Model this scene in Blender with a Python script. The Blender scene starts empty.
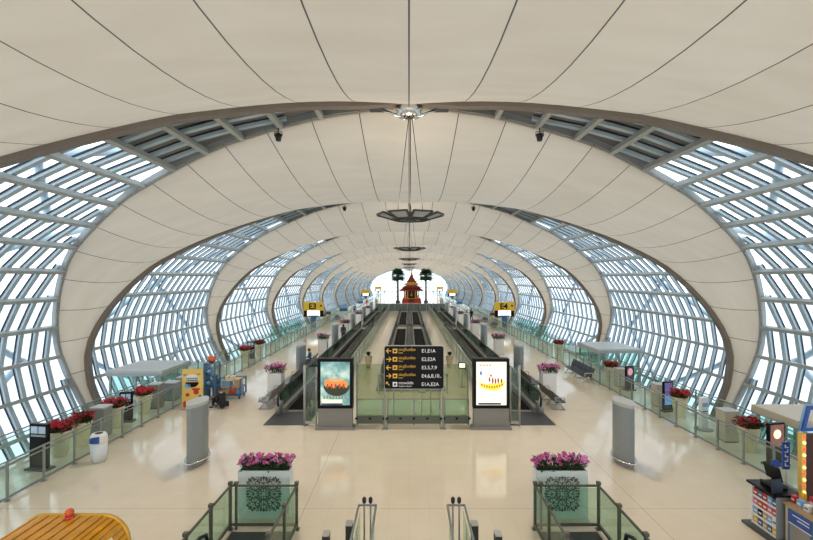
import bpy, bmesh, math, random
from mathutils import Vector, Matrix
C = bpy.context.scene.collection
SC = bpy.context.scene
PI = math.pi
R = random.Random(7)
H = 6.0          # eye height above the walkway floor
F = 450.0        # focal length in px
P = 18.3         # bay length
D1 = 17.02       # first truss distance

# ------------------------------------------------------------------ materials
MATS = {}
def mat(name, col, rough=0.5, metal=0.0, noise=0.05, scale=6.0, emit=0.0, spec=0.5, ecol=None):
    if name in MATS: return MATS[name]
    m = bpy.data.materials.new(name); m.use_nodes = True
    nt = m.node_tree; b = nt.nodes['Principled BSDF']
    b.inputs['Roughness'].default_value = rough
    b.inputs['Metallic'].default_value = metal
    b.inputs['Specular IOR Level'].default_value = spec
    tc = nt.nodes.new('ShaderNodeTexCoord'); nz = nt.nodes.new('ShaderNodeTexNoise')
    nz.inputs['Scale'].default_value = scale; nz.inputs['Detail'].default_value = 3
    nt.links.new(tc.outputs['Object'], nz.inputs['Vector'])
    mx = nt.nodes.new('ShaderNodeMix'); mx.data_type = 'RGBA'
    c1 = [max(0, c * (1 - noise)) for c in col]; c2 = [min(1, c * (1 + noise)) for c in col]
    mx.inputs[6].default_value = (*c1, 1); mx.inputs[7].default_value = (*c2, 1)
    nt.links.new(nz.outputs['Fac'], mx.inputs[0]); nt.links.new(mx.outputs[2], b.inputs['Base Color'])
    if emit:
        if ecol is None: nt.links.new(mx.outputs[2], b.inputs['Emission Color'])
        else: b.inputs['Emission Color'].default_value = (*ecol, 1)
        b.inputs['Emission Strength'].default_value = emit
    MATS[name] = m; return m

def glass(name, tint, refl=0.08, rough=0.03):
    if name in MATS: return MATS[name]
    m = bpy.data.materials.new(name); m.use_nodes = True
    nt = m.node_tree; nt.nodes.clear()
    out = nt.nodes.new('ShaderNodeOutputMaterial'); tr = nt.nodes.new('ShaderNodeBsdfTransparent')
    gl = nt.nodes.new('ShaderNodeBsdfGlossy'); mx = nt.nodes.new('ShaderNodeMixShader')
    fr = nt.nodes.new('ShaderNodeLayerWeight'); fr.inputs['Blend'].default_value = 0.5
    pw = nt.nodes.new('ShaderNodeMath'); pw.operation = 'POWER'; pw.inputs[1].default_value = 5; nt.links.new(fr.outputs['Facing'], pw.inputs[0])
    mp = nt.nodes.new('ShaderNodeMath'); mp.operation = 'MULTIPLY_ADD'
    mp.inputs[1].default_value = 0.5; mp.inputs[2].default_value = refl
    nz = nt.nodes.new('ShaderNodeTexNoise'); nz.inputs['Scale'].default_value = 1.5
    tc = nt.nodes.new('ShaderNodeTexCoord'); nt.links.new(tc.outputs['Object'], nz.inputs['Vector'])
    cm = nt.nodes.new('ShaderNodeMix'); cm.data_type = 'RGBA'
    cm.inputs[6].default_value = (*[c * .97 for c in tint], 1); cm.inputs[7].default_value = (*[min(1, c * 1.03) for c in tint], 1)
    nt.links.new(nz.outputs['Fac'], cm.inputs[0]); nt.links.new(cm.outputs[2], tr.inputs['Color'])
    gl.inputs['Roughness'].default_value = rough
    nt.links.new(pw.outputs[0], mp.inputs[0]); nt.links.new(mp.outputs[0], mx.inputs[0])
    nt.links.new(tr.outputs[0], mx.inputs[1]); nt.links.new(gl.outputs[0], mx.inputs[2])
    nt.links.new(mx.outputs[0], out.inputs[0])
    MATS[name] = m; return m

def membrane_mat():
    m = bpy.data.materials.new('tensile_fabric'); m.use_nodes = True
    nt = m.node_tree; N = nt.nodes; L = nt.links; N.clear()
    out = N.new('ShaderNodeOutputMaterial')
    uv = N.new('ShaderNodeUVMap'); sp = N.new('ShaderNodeSeparateXYZ'); L.new(uv.outputs[0], sp.inputs[0])
    # seam lines at whole numbers of u
    fr = N.new('ShaderNodeMath'); fr.operation = 'PINGPONG'; fr.inputs[1].default_value = 0.5
    L.new(sp.outputs[0], fr.inputs[0])
    lt = N.new('ShaderNodeMath'); lt.operation = 'LESS_THAN'; lt.inputs[1].default_value = 0.0095
    L.new(fr.outputs[0], lt.inputs[0])
    # faint cloth weld bands
    nz = N.new('ShaderNodeTexNoise'); nz.inputs['Scale'].default_value = 1.2; nz.inputs['Detail'].default_value = 5
    mp = N.new('ShaderNodeMapping'); mp.inputs['Scale'].default_value = (0.6, 3.0, 1); L.new(uv.outputs[0], mp.inputs[0]); L.new(mp.outputs[0], nz.inputs['Vector'])
    # per-strip tone
    fl = N.new('ShaderNodeMath'); fl.operation = 'FLOOR'; L.new(sp.outputs[0], fl.inputs[0])
    wn = N.new('ShaderNodeTexWhiteNoise'); wn.noise_dimensions = '1D'; L.new(fl.outputs[0], wn.inputs['W'])
    ad = N.new('ShaderNodeMath'); ad.operation = 'MULTIPLY_ADD'; ad.inputs[1].default_value = 0.25; L.new(wn.outputs['Value'], ad.inputs[0]); L.new(nz.outputs['Fac'], ad.inputs[2])
    c = N.new('ShaderNodeMix'); c.data_type = 'RGBA'
    c.inputs[6].default_value = (0.505, 0.42, 0.315, 1); c.inputs[7].default_value = (0.61, 0.525, 0.415, 1)
    L.new(ad.outputs[0], c.inputs[0])
    c2 = N.new('ShaderNodeMix'); c2.data_type = 'RGBA'; c2.inputs[7].default_value = (0.10, 0.09, 0.08, 1)
    L.new(lt.outputs[0], c2.inputs[0]); L.new(c.outputs[2], c2.inputs[6])
    d = N.new('ShaderNodeBsdfDiffuse'); t = N.new('ShaderNodeBsdfTranslucent'); mx = N.new('ShaderNodeMixShader'); mx.inputs[0].default_value = 0.34
    L.new(c2.outputs[2], d.inputs[0]); L.new(c2.outputs[2], t.inputs[0]); L.new(d.outputs[0], mx.inputs[1]); L.new(t.outputs[0], mx.inputs[2])
    L.new(mx.outputs[0], out.inputs[0])
    return m

def floor_mat():
    m = bpy.data.materials.new('polished_stone_tiles'); m.use_nodes = True
    nt = m.node_tree; N = nt.nodes; L = nt.links; b = N['Principled BSDF']
    tc = N.new('ShaderNodeTexCoord')
    def grid(sx, sy, mort, ox=0.0, oy=0.0):
        br = N.new('ShaderNodeTexBrick'); br.offset = 0; br.squash = 1
        br.inputs['Scale'].default_value = 1; br.inputs['Mortar Size'].default_value = mort; br.inputs['Mortar Smooth'].default_value = 0.2
        br.inputs['Brick Width'].default_value = sx; br.inputs['Row Height'].default_value = sy
        br.inputs['Color1'].default_value = (1, 1, 1, 1); br.inputs['Color2'].default_value = (0.86, 0.86, 0.86, 1); br.inputs['Mortar'].default_value = (0, 0, 0, 1)
        mp = N.new('ShaderNodeMapping'); mp.inputs['Location'].default_value = (ox, oy, 0); L.new(tc.outputs['Object'], mp.inputs[0]); L.new(mp.outputs[0], br.inputs['Vector'])
        return br
    g1 = grid(0.52, 0.52, 0.004); g2 = grid(8.83, 8.83, 0.007, 2.73, 5.9)
    nz = N.new('ShaderNodeTexNoise'); nz.inputs['Scale'].default_value = 1.3; nz.inputs['Detail'].default_value = 4; L.new(tc.outputs['Object'], nz.inputs['Vector'])
    c = N.new('ShaderNodeMix'); c.data_type = 'RGBA'; c.inputs[6].default_value = (0.72, 0.60, 0.455, 1); c.inputs[7].default_value = (0.80, 0.69, 0.545, 1); L.new(nz.outputs['Fac'], c.inputs[0])
    m1 = N.new('ShaderNodeMix'); m1.data_type = 'RGBA'; m1.blend_type = 'MULTIPLY'; m1.inputs[0].default_value = 0.14; L.new(c.outputs[2], m1.inputs[6]); L.new(g1.outputs['Color'], m1.inputs[7])
    m2 = N.new('ShaderNodeMix'); m2.data_type = 'RGBA'; m2.inputs[7].default_value = (0.36, 0.30, 0.22, 1)
    L.new(g2.outputs['Fac'], m2.inputs[0]); L.new(m1.outputs[2], m2.inputs[6])
    L.new(m2.outputs[2], b.inputs['Base Color'])
    b.inputs['Roughness'].default_value = 0.10; b.inputs['Specular IOR Level'].default_value = 0.65
    return m

M = dict(
    truss=mat('brown_painted_steel', (0.23, 0.195, 0.165), 0.5),
    truss2=mat('grey_blue_steel', (0.36, 0.38, 0.38), 0.45),
    fin=mat('pale_blue_aluminium', (0.52, 0.63, 0.70), 0.4, 0.0),
    gasket=mat('dark_gasket', (0.03, 0.04, 0.05), 0.6),
    purlin=mat('greenish_grey_steel', (0.46, 0.47, 0.44), 0.45),
    pane=glass('facade_glass', (0.90, 0.955, 0.985), 0.05, 0.02),
    louvre=mat('grey_louvre_panel', (0.20, 0.195, 0.19), 0.5),
    steel=mat('brushed_steel', (0.42, 0.42, 0.40), 0.35, 0.6),
    chrome=mat('polished_steel', (0.75, 0.75, 0.75), 0.15, 1.0),
    railmetal=mat('grey_green_rail_steel', (0.26, 0.285, 0.27), 0.38, 0.3),
    darkrail=mat('dark_olive_rail_steel', (0.10, 0.10, 0.075), 0.4, 0.2),
    green_glass=glass('green_rail_glass', (0.86, 0.955, 0.93), 0.05, 0.02),
    green_glass2=glass('deep_green_glass', (0.78, 0.91, 0.84), 0.06, 0.03),
    dark_glass=glass('dark_balustrade_glass', (0.36, 0.46, 0.42), 0.05, 0.03),
    deepest=glass('olive_green_glass', (0.74, 0.80, 0.66), 0.05, 0.03),
    black=mat('black_rubber', (0.012, 0.012, 0.013), 0.5),
    blackgloss=mat('black_gloss', (0.008, 0.008, 0.009), 0.35, spec=0.12),
    darkgrey=mat('dark_grey_metal', (0.055, 0.055, 0.06), 0.4),
    belt=mat('black_pallet_belt', (0.009, 0.009, 0.010), 0.7, spec=0.08),
    midgrey=mat('mid_grey_metal', (0.25, 0.245, 0.23), 0.45),
    pillar=mat('blue_grey_metal', (0.27, 0.30, 0.31), 0.42, 0.3),
    pillartop=mat('pale_grey_grille', (0.46, 0.47, 0.46), 0.5),
    white=mat('white_enamel', (0.80, 0.80, 0.78), 0.35),
    cream=mat('cream_ceramic', (0.80, 0.70, 0.47), 0.35),
    planter=mat('white_fibreglass', (0.66, 0.72, 0.72), 0.35),
    ornament=mat('dark_green_ornament', (0.06, 0.06, 0.035), 0.5),
    leaf=mat('dark_leaf', (0.035, 0.075, 0.025), 0.6, 0, 0.4),
    palm=mat('palm_leaf', (0.03, 0.07, 0.035), 0.6, 0, 0.3),
    bark=mat('palm_bark', (0.14, 0.11, 0.08), 0.8, 0, 0.3),
    pink=mat('pink_petals', (0.62, 0.10, 0.34), 0.6, 0, 0.45, 14),
    palepink=mat('pale_pink_petals', (0.72, 0.28, 0.55), 0.6, 0, 0.3, 14),
    red=mat('red_petals', (0.50, 0.012, 0.03), 0.6, 0, 0.4, 14),
    soil=mat('soil', (0.05, 0.035, 0.025), 0.9),
    navy=mat('navy_vinyl', (0.012, 0.018, 0.045), 0.4),
    blackvinyl=mat('black_vinyl', (0.015, 0.017, 0.02), 0.4),
    seatgrey=mat('grey_perforated_steel', (0.24, 0.24, 0.245), 0.35, 0.5),
    gold=mat('gold_paint', (0.60, 0.34, 0.04), 0.35, 0.3),
    goldroof=mat('golden_slats', (0.60, 0.27, 0.012), 0.4, 0.0, 0.35, 5, spec=0.25),
    redroof=mat('red_roof_tile', (0.28, 0.03, 0.02), 0.6),
    maroon=mat('maroon_panel', (0.055, 0.018, 0.016), 0.5),
    orange=mat('orange_red_gloss', (0.62, 0.10, 0.02), 0.25),
    wood=mat('light_wood', (0.42, 0.27, 0.13), 0.5),
    blue=mat('signal_blue', (0.02, 0.08, 0.36), 0.4),
    lightblue=mat('light_blue_plastic', (0.22, 0.42, 0.66), 0.4),
    tealblue=mat('steel_blue_paint', (0.06, 0.15, 0.27), 0.4),
    yellow=mat('signal_yellow', (0.80, 0.50, 0.03), 0.4),
    yelbanner=mat('banner_yellow', (0.80, 0.54, 0.12), 0.5),
    redp=mat('red_print', (0.55, 0.03, 0.03), 0.4),
    beige=mat('beige_panel', (0.55, 0.47, 0.36), 0.5),
    cardboard=mat('cardboard', (0.55, 0.38, 0.20), 0.8),
    skin=mat('skin', (0.50, 0.30, 0.21), 0.55),
    hair=mat('black_hair', (0.012, 0.01, 0.01), 0.5),
    blackcloth=mat('black_cloth', (0.015, 0.015, 0.018), 0.85),
    bluecloth=mat('blue_cloth', (0.06, 0.20, 0.34), 0.85),
    whitecloth=mat('white_cloth', (0.7, 0.7, 0.7), 0.85),
    redcloth=mat('red_cloth', (0.45, 0.05, 0.06), 0.85),
    pinkcloth=mat('pink_cloth', (0.60, 0.18, 0.30), 0.85),
    jeans=mat('dark_denim', (0.03, 0.04, 0.08), 0.85),
    concrete=mat('apron_concrete', (0.78, 0.80, 0.80), 0.8, 0, 0.1, 0.2),
    slab=mat('pale_concrete', (0.5, 0.5, 0.47), 0.7),
    canopyroof=mat('pale_grey_canopy', (0.52, 0.54, 0.54), 0.45),
    lampwhite=mat('lit_white', (1, 1, 1), 0.5, emit=1.6),
    bulb=mat('warm_bulb', (1, 0.75, 0.25), 0.5, emit=2.5),
    txt_white=mat('lit_white_text', (0.8, 0.8, 0.8), 0.5, emit=0.25),
    txt_yellow=mat('lit_yellow_text', (0.80, 0.46, 0.06), 0.5, emit=0.2),
)
FABRIC = membrane_mat(); FLOOR = floor_mat()

# ------------------------------------------------------------------ mesh helper
class MB:
    def __init__(s): s.v = []; s.f = []; s.sm = []
    def add(s, vs, fs, smooth=False):
        o = len(s.v); s.v += [tuple(v) for v in vs]
        for f in fs: s.f.append([i + o for i in f]); s.sm.append(smooth)
        return s
    def box(s, c, d, rz=0.0, rx=0.0, ry=0.0):
        x, y, z = d[0] / 2, d[1] / 2, d[2] / 2
        vs = [Vector(p) for p in ((-x, -y, -z), (x, -y, -z), (x, y, -z), (-x, y, -z), (-x, -y, z), (x, -y, z), (x, y, z), (-x, y, z))]
        if rz or rx or ry:
            m = Matrix.Rotation(rz, 3, 'Z') @ Matrix.Rotation(ry, 3, 'Y') @ Matrix.Rotation(rx, 3, 'X'); vs = [m @ v for v in vs]
        c = Vector(c)
        return s.add([v + c for v in vs], [(0, 3, 2, 1), (4, 5, 6, 7), (0, 1, 5, 4), (1, 2, 6, 5), (2, 3, 7, 6), (3, 0, 4, 7)])
    def b(s, x0, x1, y0, y1, z0, z1):
        return s.box(((x0 + x1) / 2, (y0 + y1) / 2, (z0 + z1) / 2), (abs(x1 - x0), abs(y1 - y0), abs(z1 - z0)))
    def tube(s, pts, r, n=8, cap=True, closed=False):
        pts = [Vector(p) for p in pts]; k = len(pts); vs = []; up0 = None
        rr = r if isinstance(r, (list, tuple)) else [r] * k
        for i, p in enumerate(pts):
            if closed: t = pts[(i + 1) % k] - pts[i - 1]
            else: t = pts[min(i + 1, k - 1)] - pts[max(i - 1, 0)]
            if t.length < 1e-9: t = Vector((0, 0, 1))
            t.normalize()
            if up0 is None: up0 = Vector((0, 0, 1)) if abs(t.z) < .9 else Vector((1, 0, 0))
            a = t.cross(up0)
            if a.length < 1e-4: a = t.cross(Vector((0.3, 1, 0.2)))
            a.normalize(); bb = a.cross(t); up0 = bb
            for j in range(n):
                an = 2 * PI * j / n; vs.append(p + (a * math.cos(an) + bb * math.sin(an)) * rr[i])
        fs = []
        for i in range(k if closed else k - 1):
            i2 = (i + 1) % k
            for j in range(n): fs.append((i * n + j, i * n + (j + 1) % n, i2 * n + (j + 1) % n, i2 * n + j))
        s.add(vs, fs, True)
        if cap and not closed:
            o = len(s.v) - len(vs)
            s.f.append([o + j for j in range(n)][::-1]); s.sm.append(False)
            s.f.append([o + (k - 1) * n + j for j in range(n)]); s.sm.append(False)
        return s
    def lathe(s, prof, c=(0, 0, 0), n=20, sx=1, sy=1, smooth=True):
        vs = []; k = len(prof)
        for (r, z) in prof:
            for j in range(n):
                a = 2 * PI * j / n; vs.append((c[0] + r * math.cos(a) * sx, c[1] + r * math.sin(a) * sy, c[2] + z))
        fs = []
        for i in range(k - 1):
            for j in range(n): fs.append((i * n + j, i * n + (j + 1) % n, (i + 1) * n + (j + 1) % n, (i + 1) * n + j))
        s.add(vs, fs, smooth); o = len(s.v) - len(vs)
        if prof[0][0] > 1e-4: s.f.append([o + j for j in range(n)][::-1]); s.sm.append(False)
        if prof[-1][0] > 1e-4: s.f.append([o + (k - 1) * n + j for j in range(n)]); s.sm.append(False)
        return s
    def ball(s, c, r, n=10, sx=1, sy=1, sz=1):
        pr = [(max(1e-5, r * math.sin(PI * i / n)), -r * math.cos(PI * i / n) * sz) for i in range(n + 1)]
        return s.lathe(pr, c, n + 2, sx, sy)
    def prism(s, poly, z0, z1, axis='z', smooth=False):
        # poly: list of 2D points (ccw); extruded along axis
        n = len(poly)
        def P3(p, z):
            return (p[0], p[1], z) if axis == 'z' else ((p[0], z, p[1]) if axis == 'y' else (z, p[0], p[1]))
        s.add([P3(p, z0) for p in poly] + [P3(p, z1) for p in poly], [(i, (i + 1) % n, n + (i + 1) % n, n + i) for i in range(n)], smooth)
        o = len(s.v) - 2 * n
        s.f.append([o + i for i in range(n)][::-1]); s.sm.append(False)
        s.f.append([o + n + i for i in range(n)]); s.sm.append(False)
        return s
    def bar(s, p, q, w, h=None):
        # rectangular bar from p to q
        h = h or w; p = Vector(p); q = Vector(q); t = (q - p).normalized()
        up = Vector((0, 0, 1)) if abs(t.z) < .95 else Vector((0, 1, 0))
        a = t.cross(up).normalized() * w / 2; b = a.cross(t).normalized() * h / 2
        vs = [e + x * a + y * b for e in (p, q) for x, y in ((-1, -1), (1, -1), (1, 1), (-1, 1))]
        return s.add(vs, [(0, 3, 2, 1), (4, 5, 6, 7), (0, 1, 5, 4), (1, 2, 6, 5), (2, 3, 7, 6), (3, 0, 4, 7)])
    def ribbon(s, pts, w, y, th):
        # flat ribbon in the XZ plane facing -y, thickness th
        pts = [Vector((p[0], p[1])) for p in pts]; k = len(pts); A = []; B = []
        ww = w if isinstance(w, (list, tuple)) else [w] * k
        for i in range(k):
            t = pts[min(i + 1, k - 1)] - pts[max(i - 1, 0)]; t.normalize(); n = Vector((-t.y, t.x)) * ww[i] / 2
            A.append(pts[i] + n); B.append(pts[i] - n)
        vs = [(p.x, y, p.y) for p in A] + [(p.x, y, p.y) for p in B] + [(p.x, y + th, p.y) for p in A] + [(p.x, y + th, p.y) for p in B]
        fs = []
        for i in range(k - 1):
            fs += [(i, i + 1, k + i + 1, k + i), (2 * k + i, 3 * k + i, 3 * k + i + 1, 2 * k + i + 1), (i, 2 * k + i, 2 * k + i + 1, i + 1), (k + i, k + i + 1, 3 * k + i + 1, 3 * k + i)]
        return s.add(vs, fs)
    def build(s, name, m, parent=None, loc=(0, 0, 0), rz=0, uv=None):
        me = bpy.data.meshes.new(name); me.from_pydata(s.v, [], s.f); me.update()
        bm = bmesh.new(); bm.from_mesh(me); bmesh.ops.recalc_face_normals(bm, faces=bm.faces); bm.to_mesh(me); bm.free()
        me.polygons.foreach_set('use_smooth', s.sm)
        me.materials.append(m)
        o = bpy.data.objects.new(name, me); C.objects.link(o); o.location = loc; o.rotation_euler = (0, 0, rz)
        if parent: o.parent = parent
        return o

def tag(o, label=None, cat=None, group=None, kind=None):
    if label: o['label'] = label
    if cat: o['category'] = cat
    if group: o['group'] = group
    if kind: o['kind'] = kind
    return o
def thing(name, label, cat, loc=(0, 0, 0), rz=0, group=None, kind=None):
    o = bpy.data.objects.new(name, None); C.objects.link(o); o.empty_display_size = .2
    o.location = loc; o.rotation_euler = (0, 0, rz); return tag(o, label, cat, group, kind)
def dup(root, loc, rz=None, label=None, group=None, scale=None):
    def cp(o, parent):
        c = o.copy(); C.objects.link(c)
        if parent: c.parent = parent
        for ch in kids.get(o, []): cp(ch, c)
        return c
    kids = {}
    def walk(o):
        kids[o] = list(o.children)
        for ch in kids[o]: walk(ch)
    walk(root)
    r = cp(root, None); r.location = loc
    if rz is not None: r.rotation_euler = (0, 0, rz)
    if label: r['label'] = label
    if group: r['group'] = group
    if scale: r.scale = scale
    return r
ORD = ['nearest', 'second', 'third', 'fourth', 'fifth', 'sixth', 'seventh', 'eighth', 'ninth', 'tenth', 'eleventh', 'twelfth', 'thirteenth', 'fourteenth']
def text(name, body, size, m, parent, loc, rot=(PI / 2, 0, 0), align='LEFT', ext=0.004, shear=0.0, sx=1.0, bold=0.0):
    cu = bpy.data.curves.new(name, 'FONT'); cu.body = body; cu.size = size; cu.align_x = align; cu.align_y = 'CENTER'; cu.extrude = ext; cu.shear = shear; cu.offset = bold
    to = bpy.data.objects.new(name, cu); C.objects.link(to)
    dg = bpy.context.evaluated_depsgraph_get(); me = bpy.data.meshes.new_from_object(to.evaluated_get(dg))
    bpy.data.objects.remove(to); bpy.data.curves.remove(cu)
    o = bpy.data.objects.new(name, me); C.objects.link(o); me.materials.clear(); me.materials.append(m)
    o.parent = parent; o.location = loc; o.rotation_euler = rot; o.scale = (sx, 1, 1)
    return o

# ------------------------------------------------------------------ arch profile (X, height above eye)
CP = [(-3.4, 6.42), (0, 6.58), (3.4, 6.42), (6.77, 5.82), (8.89, 5.22), (12.83, 3.62), (16.2, 1.62), (17.74, .1), (18.87, -1.76), (19.4, -3.36), (19.42, -4.66), (18.95, -6.33), (17.9, -8.5), (16.5, -11.1), (15, -13.5)]
def _resample():
    pts = []
    for i in range(1, len(CP) - 2):
        p0, p1, p2, p3 = [Vector(CP[j]) for j in (i - 1, i, i + 1, i + 2)]
        for k in range(24):
            t = k / 24
            pts.append(.5 * ((2 * p1) + (p2 - p0) * t + (2 * p0 - 5 * p1 + 4 * p2 - p3) * t * t + (3 * p1 - p0 - 3 * p2 + p3) * t ** 3))
    s = [0.0]
    for a, b in zip(pts, pts[1:]): s.append(s[-1] + (b - a).length)
    return pts, s
_PTS, _S = _resample()
SMAX = _S[-1] - .05
def prof(s):
    s = max(0, min(s, SMAX)); lo, hi = 0, len(_S) - 1
    while hi - lo > 1:
        mid = (lo + hi) // 2
        if _S[mid] <= s: lo = mid
        else: hi = mid
    t = (s - _S[lo]) / (_S[hi] - _S[lo]); return _PTS[lo].lerp(_PTS[hi], t)
def pn(s):     # point and inward normal
    p = prof(s); t = prof(min(s + .15, SMAX)) - prof(max(s - .15, 0)); t.normalize()
    if s < .15: return p, Vector((0, -1))
    return p, Vector((t.y, -t.x))
DT = [(0, 0.05), (3.4, .7), (6.8, 1.45), (9, 2.0), (13.2, 3.15), (17.2, 4.85), (19.4, 5.95), (21.6, 7.03), (23.3, 7.75), (24.6, 8.2), (26.3, 8.55), (29, 8.75), (40, 8.85)]
def delta(s):
    for (a, x), (b, y) in zip(DT, DT[1:]):
        if s <= b: return x + (y - x) * (s - a) / (b - a)
    return DT[-1][1]
def w3(sgn, p, y): return (sgn * p.x, y, p.y + H)

# ------------------------------------------------------------------ membranes
def membrane_mesh():
    me = bpy.data.meshes.new('ceiling'); vs = []; fs = []; uvs = []
    NS, NV = 72, 14
    ss = [-SMAX + 2 * SMAX * i / NS for i in range(NS + 1)]
    for s in ss:
        p, n = pn(abs(s)); sg = 1 if s >= 0 else -1; w = P / 2 - delta(abs(s)); sag = 1.85 * (w / 9.1) ** 1.5
        for j in range(NV + 1):
            v = -1 + 2 * j / NV; q = p + n * sag * (1 - v * v)
            vs.append((sg * q.x, v * w, q.y + H)); uvs.append((s / 1.95, v * w / 3 + 5))
    for i in range(NS):
        for j in range(NV):
            a = i * (NV + 1) + j; fs.append((a, a + 1, a + NV + 2, a + NV + 1))
    me.from_pydata(vs, [], fs); me.update(); l = me.uv_layers.new(name='UVMap')
    for pl in me.polygons:
        pl.use_smooth = True
        for li in pl.loop_indices: l.data[li].uv = uvs[me.loops[li].vertex_index]
    me.materials.append(FABRIC); return me
mm = membrane_mesh()
NB = 12
for k in range(-2, NB):
    o = bpy.data.objects.new('ceiling', mm); C.objects.link(o); o.location = (0, D1 + (k - .5) * P + P, 0)
    tag(o, None, None, None, 'structure')

# ------------------------------------------------------------------ trusses (two chords meeting at a hub) and glazed lenses
def chord(side, inner=.28, outer=.30, w=.34):
    mb = MB(); ss = [i * SMAX / 60 for i in range(61)]; vs = []
    for sg in (1, -1):
        vs = []
        for s in ss:
            p, n = pn(s); y = side * (delta(s) + .12)
            f = min(1, .25 + s / 2.5)
            for a, b in ((-.5, inner * f), (.5, inner * f), (.5, -outer), (-.5, -outer)):
                q = p + n * b; vs.append((sg * q.x, y + a * w, q.y + H))
        fs = []
        for i in range(60):
            for j in range(4): fs.append((i * 4 + j, i * 4 + (j + 1) % 4, (i + 1) * 4 + (j + 1) % 4, (i + 1) * 4 + j))
        fs += [(0, 1, 2, 3), (240, 241, 242, 243)]
        mb.add(vs, fs)
    return mb
def hub_mesh():
    mb = MB(); z = 6.42 + H
    mb.lathe([(.12, -.35), (.42, -.28), (.5, -.1), (.5, .05), (.2, .12)], (0, 0, z), 16)
    for a in range(6): mb.tube([(.3 * math.cos(a * PI / 3), .3 * math.sin(a * PI / 3), z - .3), (1.0 * math.cos(a * PI / 3), .35 * math.sin(a * PI / 3), z - .02)], .05, 6)
    return mb
t0 = thing('trim_1', 'brown steel arch truss crossing the hall nearest the camera', None, (0, D1, 0), 0, None, 'structure')
chord(-1).build('arch_chord', M['truss'], t0); chord(1, .06, .25, .14).build('arch_chord', M['truss2'], t0)
hub_mesh().build('hub', M['chrome'], t0)
hb = MB()
for sg in (1, -1): hb.b(sg * .95, sg * 1.5, -.22, .22, 12.38, 12.5)
hb.build('gusset_box', M['darkgrey'], t0)
for k in range(-2, NB):
    if k == 0: continue
    t = dup(t0, (0, D1 + k * P, 0)); t.name = 'trim_%d' % (k + 3 if k < 0 else k + 3); t['label'] = 'brown steel arch truss between two fabric bands along the hall'

S0, S1 = 3.46, SMAX
SP = [1.73 * i for i in range(2, int(SMAX / 1.73) + 1)]
def lens_parts(sg, nf=9, step=.92, fw=.12):
    fin = MB(); gas = MB(); pur = MB(); pane = MB(); louv = MB(); brace = MB()
    for i in range(-nf, nf + 1):
        y = i * step
        s0 = None
        s = 1.0
        while s < SMAX - 1:
            if delta(s) > abs(y) + .1: s0 = s; break
            s += .1
        if s0 is None: continue
        ks = [s0] + [q for q in SP if q > s0 + .3]; n = len(ks) - 1; vs = []; vg = []
        for k in range(n + 1):
            s = ks[k]; p, nn = pn(s)
            for a, b in ((-fw, -.14), (fw, -.14), (fw, -.30), (-fw, -.30)):
                q = p + nn * b; vs.append((sg * q.x, y + a, q.y + H))
            for a, b in ((fw + .002, -.255), (fw + .045, -.255), (fw + .045, -.31), (fw + .002, -.31)):
                q = p + nn * b; vg.append((sg * q.x, y + a, q.y + H))
        fs = [(k * 4 + j, k * 4 + (j + 1) % 4, (k + 1) * 4 + (j + 1) % 4, (k + 1) * 4 + j) for k in range(n) for j in range(4)] + [(0, 1, 2, 3), (4 * n, 4 * n + 1, 4 * n + 2, 4 * n + 3)]
        fin.add(vs, fs); gas.add(vg, fs); gas.add([(a, 2 * y - b, c) for a, b, c in vg], fs)
    for s in SP:
        d = delta(s); p, nn = pn(s)
        if d < .4: continue
        vs = []
        for y in (-d, d):
            for a, b in ((-.09, .14), (.09, .14), (.09, -.10), (-.09, -.10)):
                t = Vector((-nn.y, nn.x)); q = p + nn * b + t * a; vs.append((sg * q.x, y, q.y + H))
        pur.add(vs, [(0, 1, 2, 3), (4, 5, 6, 7), (0, 1, 5, 4), (1, 2, 6, 5), (2, 3, 7, 6), (3, 0, 4, 7)])
    def sheet(mb, a, b, off):
        n = int((b - a) / .6); vs = []
        for k in range(n + 1):
            s = a + (b - a) * k / n; p, nn = pn(s); q = p + nn * off; d = delta(s)
            vs += [(sg * q.x, -d - .3, q.y + H), (sg * q.x, d + .3, q.y + H)]
        mb.add(vs, [(2 * k, 2 * k + 1, 2 * k + 3, 2 * k + 2) for k in range(n)], True)
    sheet(louv, .3, 10.75, -.30); sheet(pane, 10.3, SMAX, -.36)
    # outer diagonal bracing tubes behind the glass
    for a, b in ((10.5, 17.3), (17.3, 24.2), (24.2, SMAX)):
        for (u, v) in ((-1, 1), (1, -1)):
            pts = []
            for k in range(7):
                s = a + (b - a) * k / 6; p, nn = pn(s); q = p - nn * 1.5; d = min(delta(b), 8.3)
                y = d * (u + (v - u) * k / 6); pts.append((sg * q.x, y * .9, q.y + H))
            brace.tube(pts, .17, 8)
    return fin, gas, pur, pane, louv, brace
wi = 0
for sg, side in ((-1, 'left'), (1, 'right')):
    base = None
    for k in range(-2, NB):
        wi += 1
        if k in (-2, 1, 2):
            base = thing('window_%d' % wi, 'glazed wall lens between two arches on the %s side' % side, None, (0, D1 + k * P, 0), 0, None, 'structure')
            fin, gas, pur, pane, louv, brace = lens_parts(sg, *((9, .92, .12) if k == -2 else (9, .92, .09) if k == 1 else (6, 1.3, .05)))
            fin.build('window_frame', M['fin'], base); gas.build('window_gasket', M['gasket'], base); pur.build('window_beam', M['purlin'], base)
            pane.build('window_pane', M['pane'], base); louv.build('louvre_panel', M['louvre'], base); brace.build('window_brace', M['fin'], base)
        else:
            o = dup(base, (0, D1 + k * P, 0)); o.name = 'window_%d' % wi

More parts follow.
